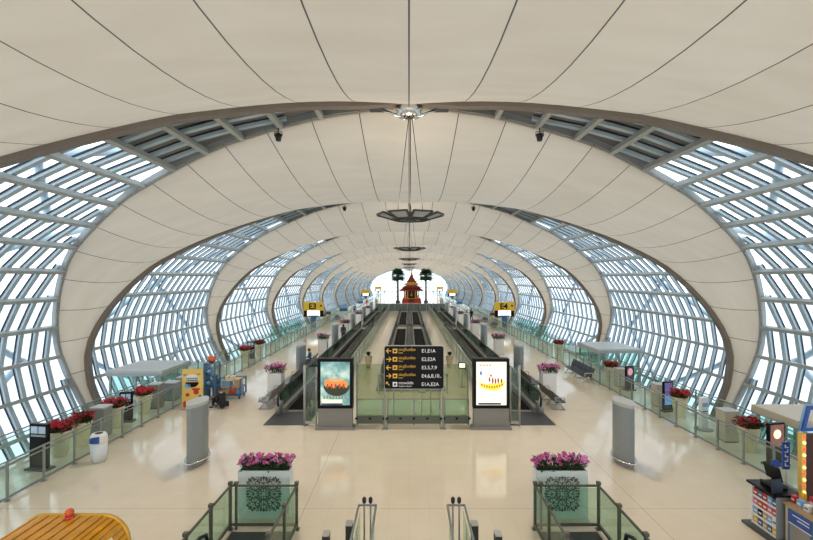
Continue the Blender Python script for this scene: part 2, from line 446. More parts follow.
# ------------------------------------------------------------------ floors
EDGE = 13.1
def floor_obj(name, rects, z, th, m):
    mb = MB()
    for (x0, x1, y0, y1) in rects: mb.b(x0, x1, y0, y1, z - th, z)
    return tag(mb.build(name, m), None, None, None, 'structure')
WX0, WX1 = 2.95, 4.45
XC = -.1
WL = (-4.22, -2.75); WR = (3.08, 4.48); WY = 10.72
WN = 3.5
rects = [(-EDGE, EDGE, WY, 216), (-EDGE, WL[0], -18, WY), (WL[1], WR[0], -18, WY), (WR[1], EDGE, -18, WY), (WL[0], WL[1], -18, 3.5), (WR[0], WR[1], -18, 3.5)]
floor_obj('floor', rects, 0, .5, FLOOR)
floor_obj('floor', [(-18.5, 18.5, -18, 218)], -5.2, .3, FLOOR)
floor_obj('ground', [(-400, 400, -100, 500)], -9, .5, M['concrete'])

# far end wall with mullioned glass
ew = thing('wall_far', 'white glazed end wall with thin mullions behind the shrine', None, (0, 219, 0), 0, None, 'structure')
mb = MB(); mb.b(-22, 22, 0, .05, -5, 16); mb.build('window_pane', M['pane'], ew)
mb = MB()
for i in range(-10, 11): mb.b(i * 2 - .13, i * 2 + .13, -.1, .1, -5, 16)
for i in range(-2, 8): mb.b(-22, 22, -.1, .1, i * 2 - .11, i * 2 + .11)
mb.build('window_frame', M['fin'], ew)
# ================================================================== walkway furniture
# ---- glass rails
def rail(name, label, x, y0, y1, step, hgt=1.07, gl='green_glass', met='railmetal', z=0.0, group=None, mid=True, cat='railing'):
    t = thing(name, label, cat, (x, y0, z), 0, group)
    L = y1 - y0; n = int(round(L / step)); st = L / n
    mb = MB(); mb.tube([(0, 0, hgt), (0, L, hgt)], .026, 8); mb.build('handrail', M[met], t)
    mb = MB(); mb.bar((0, 0, .10), (0, L, .10), .045, .06); mb.build('bottom_rail', M[met], t)
    if mid:
        mb = MB(); mb.bar((0, 0, hgt - .13), (0, L, hgt - .13), .02, .03); mb.build('middle_rail', M[met], t)
    mb = MB()
    for i in range(n): mb.b(-.006, .006, i * st + .05, (i + 1) * st - .05, .14, hgt - .06)
    mb.build('glass_panel', M[gl], t)
    mb = MB(); mb.b(-.022, .022, -.03, .03, 0, hgt + .02); mb.box((0, 0, .01), (.12, .12, .02))
    p = mb.build('post', M[met], t)
    for i in range(1, n + 1):
        c = p.copy(); C.objects.link(c); c.parent = t; c.location = (0, i * st, 0)
    return t
for sg, sd in ((-1, 'left'), (1, 'right')):
    rail('glass_railing', 'long green glass railing along the edge of the %s walkway, near stretch' % sd, sg * 10.85, 6.05, 79.3, 1.22)
    rail('glass_railing', 'far stretch of the green glass railing on the %s side, past the gate sign' % sd, sg * 10.85, 79.6, 214, 4.2, mid=False)
    rail('glass_railing', 'outer green glass railing behind the flower pots on the %s side' % sd, sg * 12.75, 8, 92, 2.4)
    rail('glass_railing', 'inner glass railing between the %s moving walkway and the central aisle' % sd, sg * 3.6 + .02, 19.3, 83.5, 1.9, 1.12, 'green_glass2', 'steel', mid=False)

# ---- grey air-conditioning pillars
def lens_poly(L, W, n=14, tip=.12):
    a = [(W / 2 * math.sin(PI * i / n), -L / 2 + L * i / n) for i in range(n + 1)]
    b = [(-x, y) for x, y in a[::-1]]
    a = [(x + tip / 2, y) for x, y in a]; b = [(x - tip / 2, y) for x, y in b]
    return a + b
def make_pillar(label):
    t = thing('air_conditioning_pillar', label, 'pillar', (0, 0, 0), 0, 'grey air-conditioning pillars on the walkways')
    MB().prism(lens_poly(1.2, .46), .14, 1.93, smooth=False).build('body', M['pillar'], t)
    MB().prism(lens_poly(1.22, .49), 1.93, 2.03).build('top_grille', M['pillartop'], t)
    MB().prism(lens_poly(1.12, .38), 0, .14).build('plinth', M['midgrey'], t)
    mb = MB(); pl = lens_poly(1.3, .56); mb.tube([(x, y, .2) for x, y in pl], .025, 6, closed=True); mb.build('bumper_rail', M['chrome'], t)
    return t
p0 = None
for i in range(7):
    for sg, sd in ((-1, 'left'), (1, 'right')):
        lb = 'grey lens-shaped air-conditioning pillar, %s of the row on the %s walkway' % (ORD[i], sd)
        x = sg * (6.95 if i == 0 else 6.6) + .05; y = 14.7 + 12.6 * i
        if p0 is None: p0 = make_pillar(lb); p0.location = (x, y, 0)
        else: dup(p0, (x, y, 0), label=lb)

# ---- flowers
def leaf_mb(mb, c, d, l, w):
    d = Vector(d).normalized(); c = Vector(c); a = d.cross(Vector((0, 0, 1)));
    if a.length < .05: a = Vector((1, 0, 0))
    a.normalize(); up = a.cross(d).normalized()
    m = c + d * l * .5 + up * l * .06; e = c + d * l - up * l * .15
    mb.add([c, m + a * w / 2, e, m - a * w / 2, m + up * .012], [(0, 1, 4), (1, 2, 4), (2, 3, 4), (3, 0, 4)])
def flowers(t, w, d, z, h, n, petal, petal2=None, seed=1, bs=.05):
    r = random.Random(seed); lv = MB(); b1 = MB(); b2 = MB()
    for i in range(n * 3):
        x = (r.random() - .5) * w; y = (r.random() - .5) * d
        leaf_mb(lv, (x * .85, y * .85, z + r.random() * h * .55), (x * 1.2 / w + (r.random() - .5) * .9, y / d + (r.random() - .5) * .9, .3 + r.random()), .14 + .12 * r.random(), .06)
    for i in range(n):
        x = (r.random() - .5) * w * 1.08; y = (r.random() - .5) * d * 1.05
        zz = z + h * (.55 + .45 * r.random()) - .12 * h * ((2 * x / w) ** 2)
        mb = b1 if (petal2 is None or r.random() < .62) else b2
        R_ = bs * (.75 + .5 * r.random())
        ax = Vector(((r.random() - .5), (r.random() - .8), .6)).normalized(); u = ax.orthogonal().normalized(); v = ax.cross(u)
        for k in range(5):
            an = 2 * PI * k / 5; dd = u * math.cos(an) + v * math.sin(an); s_ = ax.cross(dd)
            c = Vector((x, y, zz)); e = c + dd * R_ + ax * R_ * .25
            mb.add([c - ax * R_ * .2, c + dd * R_ * .6 + s_ * R_ * .45, e, c + dd * R_ * .6 - s_ * R_ * .45, c + dd * R_ * .5 + ax * R_ * .3], [(0, 1, 4), (1, 2, 4), (2, 3, 4), (3, 0, 4), (0, 3, 2, 1)])
        lv.bar((x * .8, y * .8, z), (x, y, zz), .008)
    lv.build('foliage', M['leaf'], t)
    b1.build('blossoms', M[petal], t)
    if petal2: b2.build('pale_blossoms', M[petal2], t)

def ornament(mb, cx, cz, Rr, y, th):
    def spiral(c, r0, a0, turns, grow, w0):
        pts = []; ws = []
        for i in range(15):
            t = i / 14; a = a0 + turns * 2 * PI * t; r = r0 * (1 - t * .8)
            pts.append((c[0] + r * math.cos(a), c[1] + r * math.sin(a))); ws.append(w0 * (1 - .4 * t))
        return pts, ws
    base = []
    base.append(([(0.02, 0.10), (.0, .30), (.0, .55), (0, .80)], [.03, .03, .03, .025]))
    base.append(spiral((.13, .80), .12, PI, -1.1, 0, .045)); base.append(spiral((.15, .52), .13, PI, -1.15, 0, .045))
    base.append(spiral((.10, .27), .09, PI, -1.1, 0, .04)); base.append(spiral((.30, .72), .10, PI * .9, 1.0, 0, .04))
    base.append(([(0, .80), (.035, .88), (0, .99)], [.05, .05, .02])); base.append(([(.05, .35), (.16, .40), (.25, .60)], [.03, .035, .025]))
    base.append(([(.12, .66), (.16, .76), (.12, .90), (.2, .95)], [.03, .04, .04, .02]))
    for k in range(8):
        a = k * PI / 4; sc = Rr * (1.0 if k % 2 == 0 else 1.2)
        for mir in (1, -1):
            for pts, ws in base:
                q = [(cx + sc * (mir * x * math.cos(a) - z * math.sin(a)), cz + sc * (mir * x * math.sin(a) + z * math.cos(a))) for x, z in pts]
                mb.ribbon(q, [w * sc * .72 for w in ws], y, th)
def big_planter(x0, x1, y, label, seed):
    w = x1 - x0; d = .36; h = 1.2
    t = thing('flower_planter', label, 'planter', ((x0 + x1) / 2, y + d / 2, 0), 0, 'white ornamented planters in front of the stairwells')
    mb = MB(); mb.b(-w / 2, w / 2, -d / 2, -d / 2 + .04, .0, h); mb.b(-w / 2, w / 2, d / 2 - .04, d / 2, 0, h); mb.b(-w / 2, -w / 2 + .04, -d / 2 + .04, d / 2 - .04, 0, h); mb.b(w / 2 - .04, w / 2, -d / 2 + .04, d / 2 - .04, 0, h); mb.b(-w / 2 + .04, w / 2 - .04, -d / 2 + .04, d / 2 - .04, 0, .05)
    mb.build('box', M['planter'], t)
    mb = MB(); mb.b(-w / 2 + .04, w / 2 - .04, -d / 2 + .04, d / 2 - .04, h - .15, h - .06); mb.build('soil', M['soil'], t)
    mb = MB(); ornament(mb, 0, .63, .46, -d / 2 - .012, .012); mb.build('scroll_ornament', M['ornament'], t)
    flowers(t, w * .98, d * .95, h - .08, .44, 95, 'pink', 'palepink', seed, .062)
big_planter(-4.28, -2.98, 11.25, 'white planter with dark scroll ornament and pink flowers by the left stairwell', 3)
big_planter(3.18, 4.48, 11.25, 'white planter with dark scroll ornament and pink flowers by the right stairwell', 4)
def small_planter(label, seed):
    t = thing('flower_planter', label, 'planter', (0, 0, 0), 0, 'small white planters along the walkways')
    mb = MB(); mb.prism([(-.35, -.35), (.35, -.35), (.35, .35), (-.35, .35)], 0, 1.2); mb.build('box', M['white'], t)
    flowers(t, .95, .8, 1.18, .5, 60, 'pink', 'palepink', seed, .065); return t
sp0 = None
for i in range(5):
    for sg, sd in ((-1, 'left'), (1, 'right')):
        lb = 'small square white planter of pink flowers, %s of the row on the %s walkway' % (ORD[i], sd)
        x = sg * 7.0 + .15; y = 23.2 + 12.7 * i
        if sp0 is None: sp0 = small_planter(lb, 11); sp0.location = (x, y, 0)
        else: dup(sp0, (x, y, 0), rz=i * .7 + sg, label=lb).rotation_euler = (0, 0, PI * (i % 2))

def make_pot(label):
    t = thing('flower_pot', label, 'flower pot', (0, 0, 0), 0, 'cream pots of red flowers on the ledges')
    MB().lathe([(.20, 0), (.22, .03), (.30, .55), (.34, .80), (.36, .82), (.36, .86), (.32, .86), (.31, .78)], n=18).build('pot', M['cream'], t)
    MB().lathe([(.30, .77), (.30, .79), (.0001, .80)], n=14).build('soil', M['soil'], t)
    flowers(t, .74, .74, .80, .36, 70, 'red', None, 21, .07); return t
pots = [(-1, 15.3), (-1, 16.25), (-1, 18.15), (-1, 20.1), (-1, 32.5), (-1, 35.6), (-1, 62), (-1, 66), (1, 15.7), (1, 19.7), (1, 26.4), (1, 35.6), (1, 60), (1, 64)]
pl = {-1: ['standing behind the dark panel nearest the camera', 'second from the camera, beside its red twin', 'between the grey cabinet and the black stand', 'just before the yellow banner', 'short of the black panel past the trolley', 'just past the black panel beyond the trolley', 'far off beyond the gate sign, nearer of two', 'far off beyond the gate sign, farther of two'],
      1: ['nearest the kiosk, beside the sunset poster', 'beside the purple lit panel', 'below the canopy, before the pink lit panel', 'beyond the canopies above the navy seats', 'far off beyond the gate sign, nearer of two', 'far off beyond the gate sign, farther of two']}
cnt = {-1: 0, 1: 0}; pot0 = None
for sg, y in pots:
    lb = 'red flower pot on %s ledge, %s' % ('left' if sg < 0 else 'right', pl[sg][cnt[sg]]); cnt[sg] += 1
    if pot0 is None: pot0 = make_pot(lb); pot0.location = (sg * 11.85, y, 0)
    else: dup(pot0, (sg * 11.85, y, 0), label=lb).rotation_euler = (0, 0, y)

# ---- lit panels on the ledge
def panel(x, y, label, rz, picture, w=.62, h=1.36):
    t = thing('display_panel', label, 'display panel', (x, y, 0), rz, 'upright black display panels on the ledges')
    mb = MB(); mb.b(-w / 2, w / 2, -.05, .05, .06, h); mb.build('case', M['blackgloss'], t)
    mb = MB(); mb.b(-w / 2 - .06, w / 2 + .06, -.18, .18, 0, .06); mb.build('foot', M['darkgrey'], t)
    if picture == 'sunset':
        mb = MB(); mb.b(-w / 2 + .05, w / 2 - .05, -.062, -.051, .62, h - .06); s = mb.build('screen', mat('sunset_screen', (.22, .09, .07), .3, 0, .5, 4, .5), t)
        mb = MB(); mb.lathe([(.0001, -.02), (.15, 0), (.0001, .02)], (0, 0, 0), 16, 1, 1); o = mb.build('glow_spot', mat('sunset_glow', (1, .70, .45), .3, 0, .1, 4, 1.3), s, (0, -.062, 1.0)); o.rotation_euler = (PI / 2, 0, 0); o.scale = (1, 1, .3)
    elif picture == 'purple':
        mb = MB(); mb.b(-w / 2 + .05, w / 2 - .05, -.062, -.051, .75, h - .06); mb.build('screen', mat('purple_screen', (.12, .10, .28), .3, 0, .6, 6, .5), t)
        mb = MB(); mb.b(-w / 2 + .05, w / 2 - .05, -.062, -.051, .3, .72); mb.build('lower_screen', mat('blue_screen', (.12, .3, .6), .3, 0, .4, 6, .6), t)
    elif picture == 'pink':
        mb = MB(); mb.b(-w / 2 + .05, w / 2 - .05, -.062, -.051, .55, h - .06); s = mb.build('screen', mat('dusk_screen', (.05, .04, .07), .3, 0, .5, 6, .3), t)
        mb = MB(); mb.ball((0, 0, 0), .17, 10, 1, .1, 1.2); mb.build('face_spot', mat('pink_glow', (.7, .35, .38), .3, 0, .2, 6, .4), s, (0, -.06, 1.0))
    else:
        mb = MB()
        for i in range(2): mb.b(-w / 2 + .06 + i * (w / 2 - .04), -.02 + i * (w / 2 - .04), -.062, -.051, h - .30, h - .08)
        mb.build('lit_window', mat('pale_screen', (.35, .45, .55), .3, 0, .3, 6, .3), t)
        mb = MB(); mb.b(-w / 2 + .06, w / 2 - .06, -.062, -.051, h - .40, h - .34); mb.build('caption_strip', M['steel'], t)
panel(-11.65, 14.2, 'black upright panel with two pale windows nearest the camera on the left ledge', -.15, 'pale', .64, 1.44)
panel(-11.9, 18.95, 'small black stand between two red flower pots on the left ledge', .1, 'pale', .5, 1.25)
panel(-11.9, 33.9, 'black upright panel between two flower pots beyond the luggage trolley', .1, 'pale', .5, 1.3)
panel(11.85, 14.55, 'black upright panel showing a sunset picture near the kiosk', .2, 'sunset')
panel(11.75, 20.45, 'black upright panel with purple and blue screens beside a red flower pot', .25, 'purple', .5, 1.35)
panel(11.9, 24.3, 'black upright panel with a pink glow standing in front of the canopies', .25, 'pink', .5, 1.3)
def cabinet(x, y, label, h, w=.52, m='beige'):
    t = thing('service_cabinet', label, 'cabinet', (x, y, 0), 0, 'plain service cabinets on the ledges')
    mb = MB(); mb.b(-w / 2, w / 2, -w / 2, w / 2, .04, h - .05); mb.build('body', M[m], t)
    mb = MB(); mb.b(-w / 2 - .02, w / 2 + .02, -w / 2 - .02, w / 2 + .02, h - .05, h); mb.build('lid', M['pillartop'], t)
    mb = MB(); mb.b(-w / 2 + .03, w / 2 - .03, -w / 2 + .03, w / 2 - .03, 0, .04); mb.build('plinth', M['darkgrey'], t)
cabinet(11.85, 16.75, 'beige cabinet on the right ledge beside the pot nearest the kiosk', 1.15)
cabinet(11.85, 21.3, 'beige cabinet on the right ledge behind the purple screen panel', 1.05)
cabinet(11.85, 25.2, 'beige cabinet on the right ledge behind the pink lit panel', 1.0)
cabinet(-11.75, 17.2, 'pale grey cabinet on the left ledge behind the white bin', 1.15, .5, 'midgrey')
cabinet(-11.8, 21.0, 'grey cabinet on the left ledge just short of the yellow banner', 1.15, .5, 'midgrey')
cabinet(-11.8, 22.4, 'grey cabinet on the left ledge behind the yellow banner', .9, .6, 'midgrey')
cabinet(-11.75, 23.6, 'grey cabinet farthest from the camera on the left ledge', .9, .6, 'midgrey')

# ---- white information kiosk on the right ledge
t = thing('information_kiosk', 'slim white upright information kiosk behind the right railing', 'kiosk', (11.75, 17.95, 0), .1)
MB().b(-.15, .15, -.08, .08, .05, 1.28).build('body', M['white'], t)
MB().lathe([(.34, 0), (.34, .03), (.12, .06)], n=18).build('base', M['midgrey'], t)
mb = MB(); mb.b(-.11, .11, -.092, -.081, .92, 1.08); mb.build('screen', M['lightblue'], t)
mb = MB(); mb.b(-.12, .12, -.092, -.081, .72, .76); mb.build('blue_stripe', M['blue'], t)

# ---- white bin
t = thing('litter_bin', 'white litter bin with a blue swoosh top beside the left railing', 'bin', (-10.2, 14.8, 0))
MB().lathe([(.17, 0), (.17, .05), (.22, .07), (.25, .62)], n=20).build('body', mat('translucent_white', (.72, .78, .82), .3), t)
MB().lathe([(.25, .62), (.26, .66), (.24, .86), (.20, .93)], n=20).build('hood', M['white'], t)
mb = MB()
for k in range(9):
    a0 = -2.9 + k * .22; a1 = a0 + .22; z0 = .66; z1 = .66 + .22 * math.sin((k + .5) / 9 * PI / 2 + .2)
    r = .263
    mb.add([(r * math.cos(a0), r * math.sin(a0), z0), (r * math.cos(a1), r * math.sin(a1), z0), (r * .97 * math.cos(a1), r * .97 * math.sin(a1), z1), (r * .97 * math.cos(a0), r * .97 * math.sin(a0), z1)], [(0, 1, 2, 3)])
mb.build('blue_swoosh', M['blue'], t)
MB().lathe([(.12, .0), (.12, .01)], (0, 0, .93), 16).build('opening', M['black'], t)

# ---- seats
def bench(n, seatm, legm, label, perf=False):
    t = thing('seat_row', label, 'bench', (0, 0, 0), 0)
    W = .56
    beam = MB(); beam.b(-.05, .05, 0, n * W, .34, .40); beam.build('beam', M[legm], t)
    lm = MB(); lm.bar((0, 0, .36), (.26, 0, .02), .05); lm.bar((0, 0, .36), (-.26, 0, .02), .05); lm.b(-.32, .32, -.03, .03, 0, .03)
    ln = 2 if n < 4 else 3
    for i in range(ln):
        l = lm.build('leg', M[legm], t) if i == 0 else l.copy()
        if i: C.objects.link(l); l.parent = t
        l.location = (0, W * .5 + (n - 1) * W * i / (ln - 1), 0)
    # seat faces +x
    s0 = None
    for i in range(n):
        if s0 is None:
            mb = MB(); prof_ = [(-.22, .44), (-.18, .415), (.05, .40), (.25, .425), (.28, .41), (.25, .385), (.05, .36), (-.2, .375)]
            mb.add([(x, -W / 2 + .02, z) for x, z in prof_] + [(x, W / 2 - .02, z) for x, z in prof_], [(k, (k + 1) % 8, 8 + (k + 1) % 8, 8 + k) for k in range(8)] + [tuple(range(8)), tuple(range(8, 16))], False)
            s0 = mb.build('seat', M[seatm], t); s0.location = (0, W / 2, 0)
            mb = MB(); pb = [(-.22, .45), (-.27, .65), (-.36, .86), (-.385, .855), (-.30, .64), (-.25, .44)]
            mb.add([(x, -W / 2 + .02, z) for x, z in pb] + [(x, W / 2 - .02, z) for x, z in pb], [(k, (k + 1) % 6, 6 + (k + 1) % 6, 6 + k) for k in range(6)] + [tuple(range(6)), tuple(range(6, 12))])
            b0 = mb.build('backrest', M[seatm], t); b0.location = (0, W / 2, 0)
            mb = MB(); mb.tube([(-.24, 0, .42), (-.22, 0, .62), (.15, 0, .62), (.2, 0, .58), (.2, 0, .42)], .02, 6)
            a0 = mb.build('armrest', M[legm], t); a0.location = (0, 0, 0)
        else:
            for o in (s0, b0):
                c = o.copy(); C.objects.link(c); c.parent = t; c.location = (0, W / 2 + i * W, 0)
    c = a0.copy(); C.objects.link(c); c.parent = t; c.location = (0, n * W, 0)
    return t
def place(t, x, y, rz=0): t.location = (x, y, 0); t.rotation_euler = (0, 0, rz); return t
gb = place(bench(4, 'seatgrey', 'steel', 'row of grey perforated steel seats beside the mouth of the left moving walkway'), -6.62, 20.5, .0)
gb.scale = (-1, 1, 1)
g2 = dup(gb, (-6.62, 23.95, 0), label='row of grey perforated steel seats farther along the left walkway, behind the planter'); 
g3 = dup(gb, (-6.72, 29.3, 0), label='row of grey steel seats where the person in blue sits')
bb = place(bench(4, 'blackvinyl', 'steel', 'row of black seats beside the mouth of the right moving walkway'), 6.85, 20.4, 0)
dup(bb, (6.75, 23.9, 0), label='row of black seats farther along the right moving walkway, behind the planter')
nb = place(bench(6, 'navy', 'cream', 'row of navy seats with pale legs along the right railing'), 10.25, 25.7, 0); nb.scale = (-1, 1, 1)
for i, y in enumerate((52, 58.5)): dup(nb, (9.9, y, 0), label='distant row of navy seats by the right railing, %s of two' % ('nearer' if i == 0 else 'farther'))
dup(nb, (-9.9, 62, 0), label='distant row of navy seats by the left railing').scale = (1, 1, 1)

# ---- moving walkways
def walkway(name, label, x, y0, L, mirror=1, glassm='dark_glass', group=None):
    t = thing(name, label, 'moving walkway', (x, y0, 0), 0, group)
    W = 1.85
    MB().b(-.47, .47, 1.1, L - 1.1, .0, .035).build('pallet_belt', M['belt'], t)
    mb = MB(); mb.b(-W / 2, W / 2, -.95, .85, 0, .015); lp = mb.build('landing_plate', M['darkgrey'], t)
    mb = MB(); mb.b(-W / 2, W / 2, L - .85, L + .95, 0, .015); mb.build('landing_plate', M['steel'], t)
    mb = MB(); mb.b(-.45, .45, .85, 1.1, .0, .04); mb.build('comb_plate', M['midgrey'], t)
    for sg in (-1, 1):
        xo = sg * .70
        mb = MB(); mb.b(xo - .22, xo + .22, .75, L - .75, 0, .24); mb.build('skirt_deck', M['midgrey'], t)
        mb = MB(); mb.b(xo - .01, xo + .01, .7, L - .7, .24, .92); mb.build('glass_balustrade', M[glassm], t)
        pts = [(xo, .9, .25), (xo, .55, .28), (xo, .36, .5), (xo, .38, .75), (xo, .6, .95), (xo, 1.0, .98), (xo, L - 1.0, .98), (xo, L - .6, .95), (xo, L - .38, .75), (xo, L - .36, .5), (xo, L - .55, .28), (xo, L - .9, .25)]
        mb = MB(); mb.tube(pts, .05, 8); mb.build('handrail', M['black'], t)
        mb = MB(); mb.b(xo - .09, xo + .09, .55, .95, 0, .5); mb.lathe([(.14, 0), (.14, .5), (.06, .62)], (xo, .55, 0), 12, .8, 1); mb.build('newel', M['steel'], t)
        mb = MB(); n = int(L / 2.4)
        for i in range(1, n): mb.b(xo - .016, xo + .016, i * L / n - .02, i * L / n + .02, .24, .93)
        mb.build('glass_clamp', M['darkgrey'], t)
    return t
for sg, sd in ((-1, 'left'), (1, 'right')):
    walkway('moving_walkway', 'long %s moving walkway with black belt starting beside the light box' % sd, sg * 5.08 + .02, 19.4, 35)
    walkway('moving_walkway', 'second %s moving walkway farther off, before the grey barrier' % sd, sg * 5.08 + .02, 56.5, 26)
    walkway('moving_walkway', '%s hand one of two central moving walkways behind the black sign' % sd, sg * .94 + .08, 25, 30)
    walkway('moving_walkway', '%s hand one of the two far central moving walkways before the grey barrier' % sd, sg * .94 + .08, 57.5, 25)
# ---- grey barrier across the aisle
t = thing('barrier_wall', 'long low grey green barrier across the aisle in front of the shrine', 'barrier', (.3, 84.6, 0))
MB().b(-6.6, 6.6, 0, .12, 0, 1.3).build('panel', mat('grey_green_panel', (.13, .17, .16), .35), t)
MB().b(-6.6, 6.6, -.06, .18, 1.3, 1.38).build('cap', M['steel'], t)
for i in range(12):
    MB().b(-.04, .04, -.05, 0, 0, 1.5).build('post', M['steel'], t, (-6.5 + i * 13 / 11, 0, 0))
# ================================================================== stairwells, light boxes, sign
def stairwell(x0, x1, label, esc, sd):
    t = thing('stairwell_railing', label, 'railing', ((x0 + x1) / 2, WY, 0)); w = (x1 - x0) / 2 + .06
    yb = -3.4; h = 1.05
    mb = MB(); mb.tube([(-w, yb, h), (-w, .06, h), (w, .06, h), (w, yb, h)], .03, 8); mb.build('handrail', M['darkrail'], t)
    mb = MB(); mb.bar((-w, yb, .12), (-w, .06, .12), .05, .06); mb.bar((-w, .06, .12), (w, .06, .12), .05, .06); mb.bar((w, .06, .12), (w, yb, .12), .05, .06); mb.build('bottom_rail', M['darkrail'], t)
    ys = [.06, -1.0, -2.1, -3.2]
    for x in (-w, w):
        for y in ys:
            mb = MB(); mb.b(-.03, .03, -.03, .03, 0, h + .03); mb.box((0, 0, h + .06), (.09, .09, .07)); mb.box((0, 0, .01), (.13, .13, .02)); mb.build('post', M['darkrail'], t, (x, y, 0))
    mb = MB(); mb.b(-.025, .025, -.025, .025, 0, h + .03); mb.box((0, 0, h + .06), (.1, .08, .06)); mb.build('post', M['darkrail'], t, (-w + .14, .06, 0))
    mb = MB(); mb.b(-w + .05, w - .05, .055, .067, .17, h - .05)
    for a, b in zip(ys, ys[1:]):
        for x in (-w, w): mb.b(x - .006, x + .006, b + .05, a - .05, .17, h - .05)
    mb.build('glass_panel', M['green_glass2'], t)
    # escalator going down towards the camera
    e = thing('escalator', esc, 'escalator', ((x0 + x1) / 2, WY, 0)); hw = (x1 - x0) / 2
    mb = MB(); mb.b(-hw + .02, hw - .02, -1.5, -.01, -.3, -.02); mb.build('landing_plate', M['darkgrey'], e)
    for i in range(12):
        mb = MB(); mb.b(-.5, .5, -.41, 0, -.19, 0)
        for k in range(16): mb.b(-.48 + k * .06, -.46 + k * .06, -.41, 0, 0, .012)
        mb.build('step', M['darkgrey'], e, (0, -1.52 - .4 * i, -.06 - .2 * i))
    for s in (-1, 1):
        x = s * .62
        pts = [(x, -1.9, .22), (x, -1.62, .3), (x, -1.52, .55), (x, -1.62, .82), (x, -1.9, .92), (x, -2.5, .92), (x, -6.5, -1.25)]
        MB().tube(pts, .04, 8).build('handrail', M['black'], e)
        mb = MB(); poly = [(-1.65, -.02), (-1.60, .75), (-1.9, .88), (-2.5, .88), (-6.5, -1.3), (-6.5, -2.3), (-2.2, -.02)]
        mb.prism(poly, x - .012, x + .012, 'x'); mb.build('glass_balustrade', M['green_glass2'], e)
        mb = MB(); mb.b(x - .06, x + .06, -1.8, -1.56, -.02, .55); mb.build('newel', M['steel'], e)
stairwell(WL[0], WL[1], 'green glass railing with dark frame around the left stairwell', 'dark escalator sinking into the left stairwell towards the camera', 'left')
stairwell(WR[0], WR[1], 'green glass railing with dark frame around the right stairwell', 'dark escalator sinking into the right stairwell towards the camera', 'right')
tag(MB().b(WL[0], WR[1], 3, 11, -5.15, -5.1).build('floor', M['slab']), None, None, None, 'structure')
# central handrail stubs
for sg, sd in ((-1, 'left'), (1, 'right')):
    t = thing('queue_barrier', 'narrow steel barrier with two black capped posts on the %s at the bottom centre' % sd, 'barrier', (.06 + sg * .98, 9.95, 0))
    mb = MB()
    for x in (-.19, .19): mb.tube([(x, 0, 1.0), (x * 1.05, -2.6, 1.0)], .025, 8)
    mb.tube([(-.19, 0, 1.0), (.19, 0, 1.0)], .025, 8); mb.build('rail_frame', M['railmetal'], t)
    for x in (-.07, .07):
        p = MB().tube([(x, 0, 0), (x, 0, 1.07)], .02, 8).build('post', M['railmetal'], t); MB().lathe([(.035, 1.05), (.045, 1.08), (.045, 1.15), (.02, 1.18)], (x, 0, 0), 10).build('cap', M['black'], p)
    for x in (-.19, .19): MB().tube([(x, -2.5, 0), (x, -2.5, 1.0)], .02, 8).build('post', M['railmetal'], t)
    mb = MB(); mb.b(-.16, -.15, -2.5, -.05, .12, .9); mb.b(.15, .16, -2.5, -.05, .12, .9); mb.build('glass_panel', M['green_glass2'], t)
    for j, (dx, y, hh) in enumerate(((.42, 9.2, 1.02), (.84, 8.9, .98))):
        q = thing('gate_post', 'black square gate post %s the capped barrier on the %s' % ('right beside' if j == 0 else 'standing outside', sd), 'post', (.06 + sg * (.86 + dx), y, 0))
        MB().b(-.065, .065, -.1, .1, .02, hh - .02).build('body', M['black'], q); MB().b(-.07, .07, -.105, .105, hh - .02, hh).build('cap', M['steel'], q); MB().b(-.1, .1, -.14, .14, 0, .02).build('base', M['steel'], q)

# ---- light boxes
def emis(name, col, st=1.0): return mat(name, col, .4, 0, .04, 3, st)
def scr_mat(name, c1, c2, c3, st):
    m = bpy.data.materials.new(name); m.use_nodes = True; nt = m.node_tree; b = nt.nodes['Principled BSDF']
    tc = nt.nodes.new('ShaderNodeTexCoord'); nz = nt.nodes.new('ShaderNodeTexNoise'); nz.inputs['Scale'].default_value = 2.6; nz.inputs['Detail'].default_value = 3
    nt.links.new(tc.outputs['Object'], nz.inputs[0]); rp = nt.nodes.new('ShaderNodeValToRGB'); nt.links.new(nz.outputs['Fac'], rp.inputs[0])
    e = rp.color_ramp.elements; e[0].position = .3; e[0].color = (*c1, 1); e[1].position = .7; e[1].color = (*c3, 1); k = e.new(.5); k.color = (*c2, 1)
    nt.links.new(rp.outputs[0], b.inputs['Emission Color']); b.inputs['Emission Strength'].default_value = st; b.inputs['Base Color'].default_value = (.02, .02, .02, 1); b.inputs['Roughness'].default_value = .3
    return m
def lightbox(x0, x1, label):
    w = (x1 - x0) / 2
    t = thing('advertising_light_box', label, 'light box', ((x0 + x1) / 2, 18.1, 0), 0, 'advertising light boxes either side of the sign')
    MB().b(-w - .1, w + .1, -.26, .26, 0, .10).build('foot', M['midgrey'], t)
    mb = MB(); mb.b(-w, w, -.16, .16, .10, .84); mb.build('pedestal', M['midgrey'], t)
    mb = MB(); mb.b(-w - .02, w + .02, -.18, .18, .84, 2.82); mb.build('cabinet', M['blackgloss'], t)
    return t, w
def blob(mb, cx, cz, rx, rz, y, th=.006, n=20, a0=0, a1=2 * PI):
    mb.prism([(cx + rx * math.cos(a0 + (a1 - a0) * i / n), cz + rz * math.sin(a0 + (a1 - a0) * i / n)) for i in range(n if a1 - a0 > 6 else n + 1)], y, y + th, 'y')
def sub(t, fn, name, m): mb = MB(); fn(mb); return mb.build(name, m, t)
t, w = lightbox(-3.62, -2.26, 'lit advertising box with a teal picture of a food bowl, left of the sign')
sc = MB().b(-w + .10, w - .10, -.19, -.18, .98, 2.70).build('screen', scr_mat('teal_screen', (.06, .16, .17), (.20, .42, .40), (.62, .78, .66), 1.0), t)
sub(sc, lambda m: blob(m, .06, 1.76, .52, .42, -.20, n=20, a0=PI, a1=2 * PI), 'bowl_picture', emis('dark_bowl', (.03, .035, .02), .5))
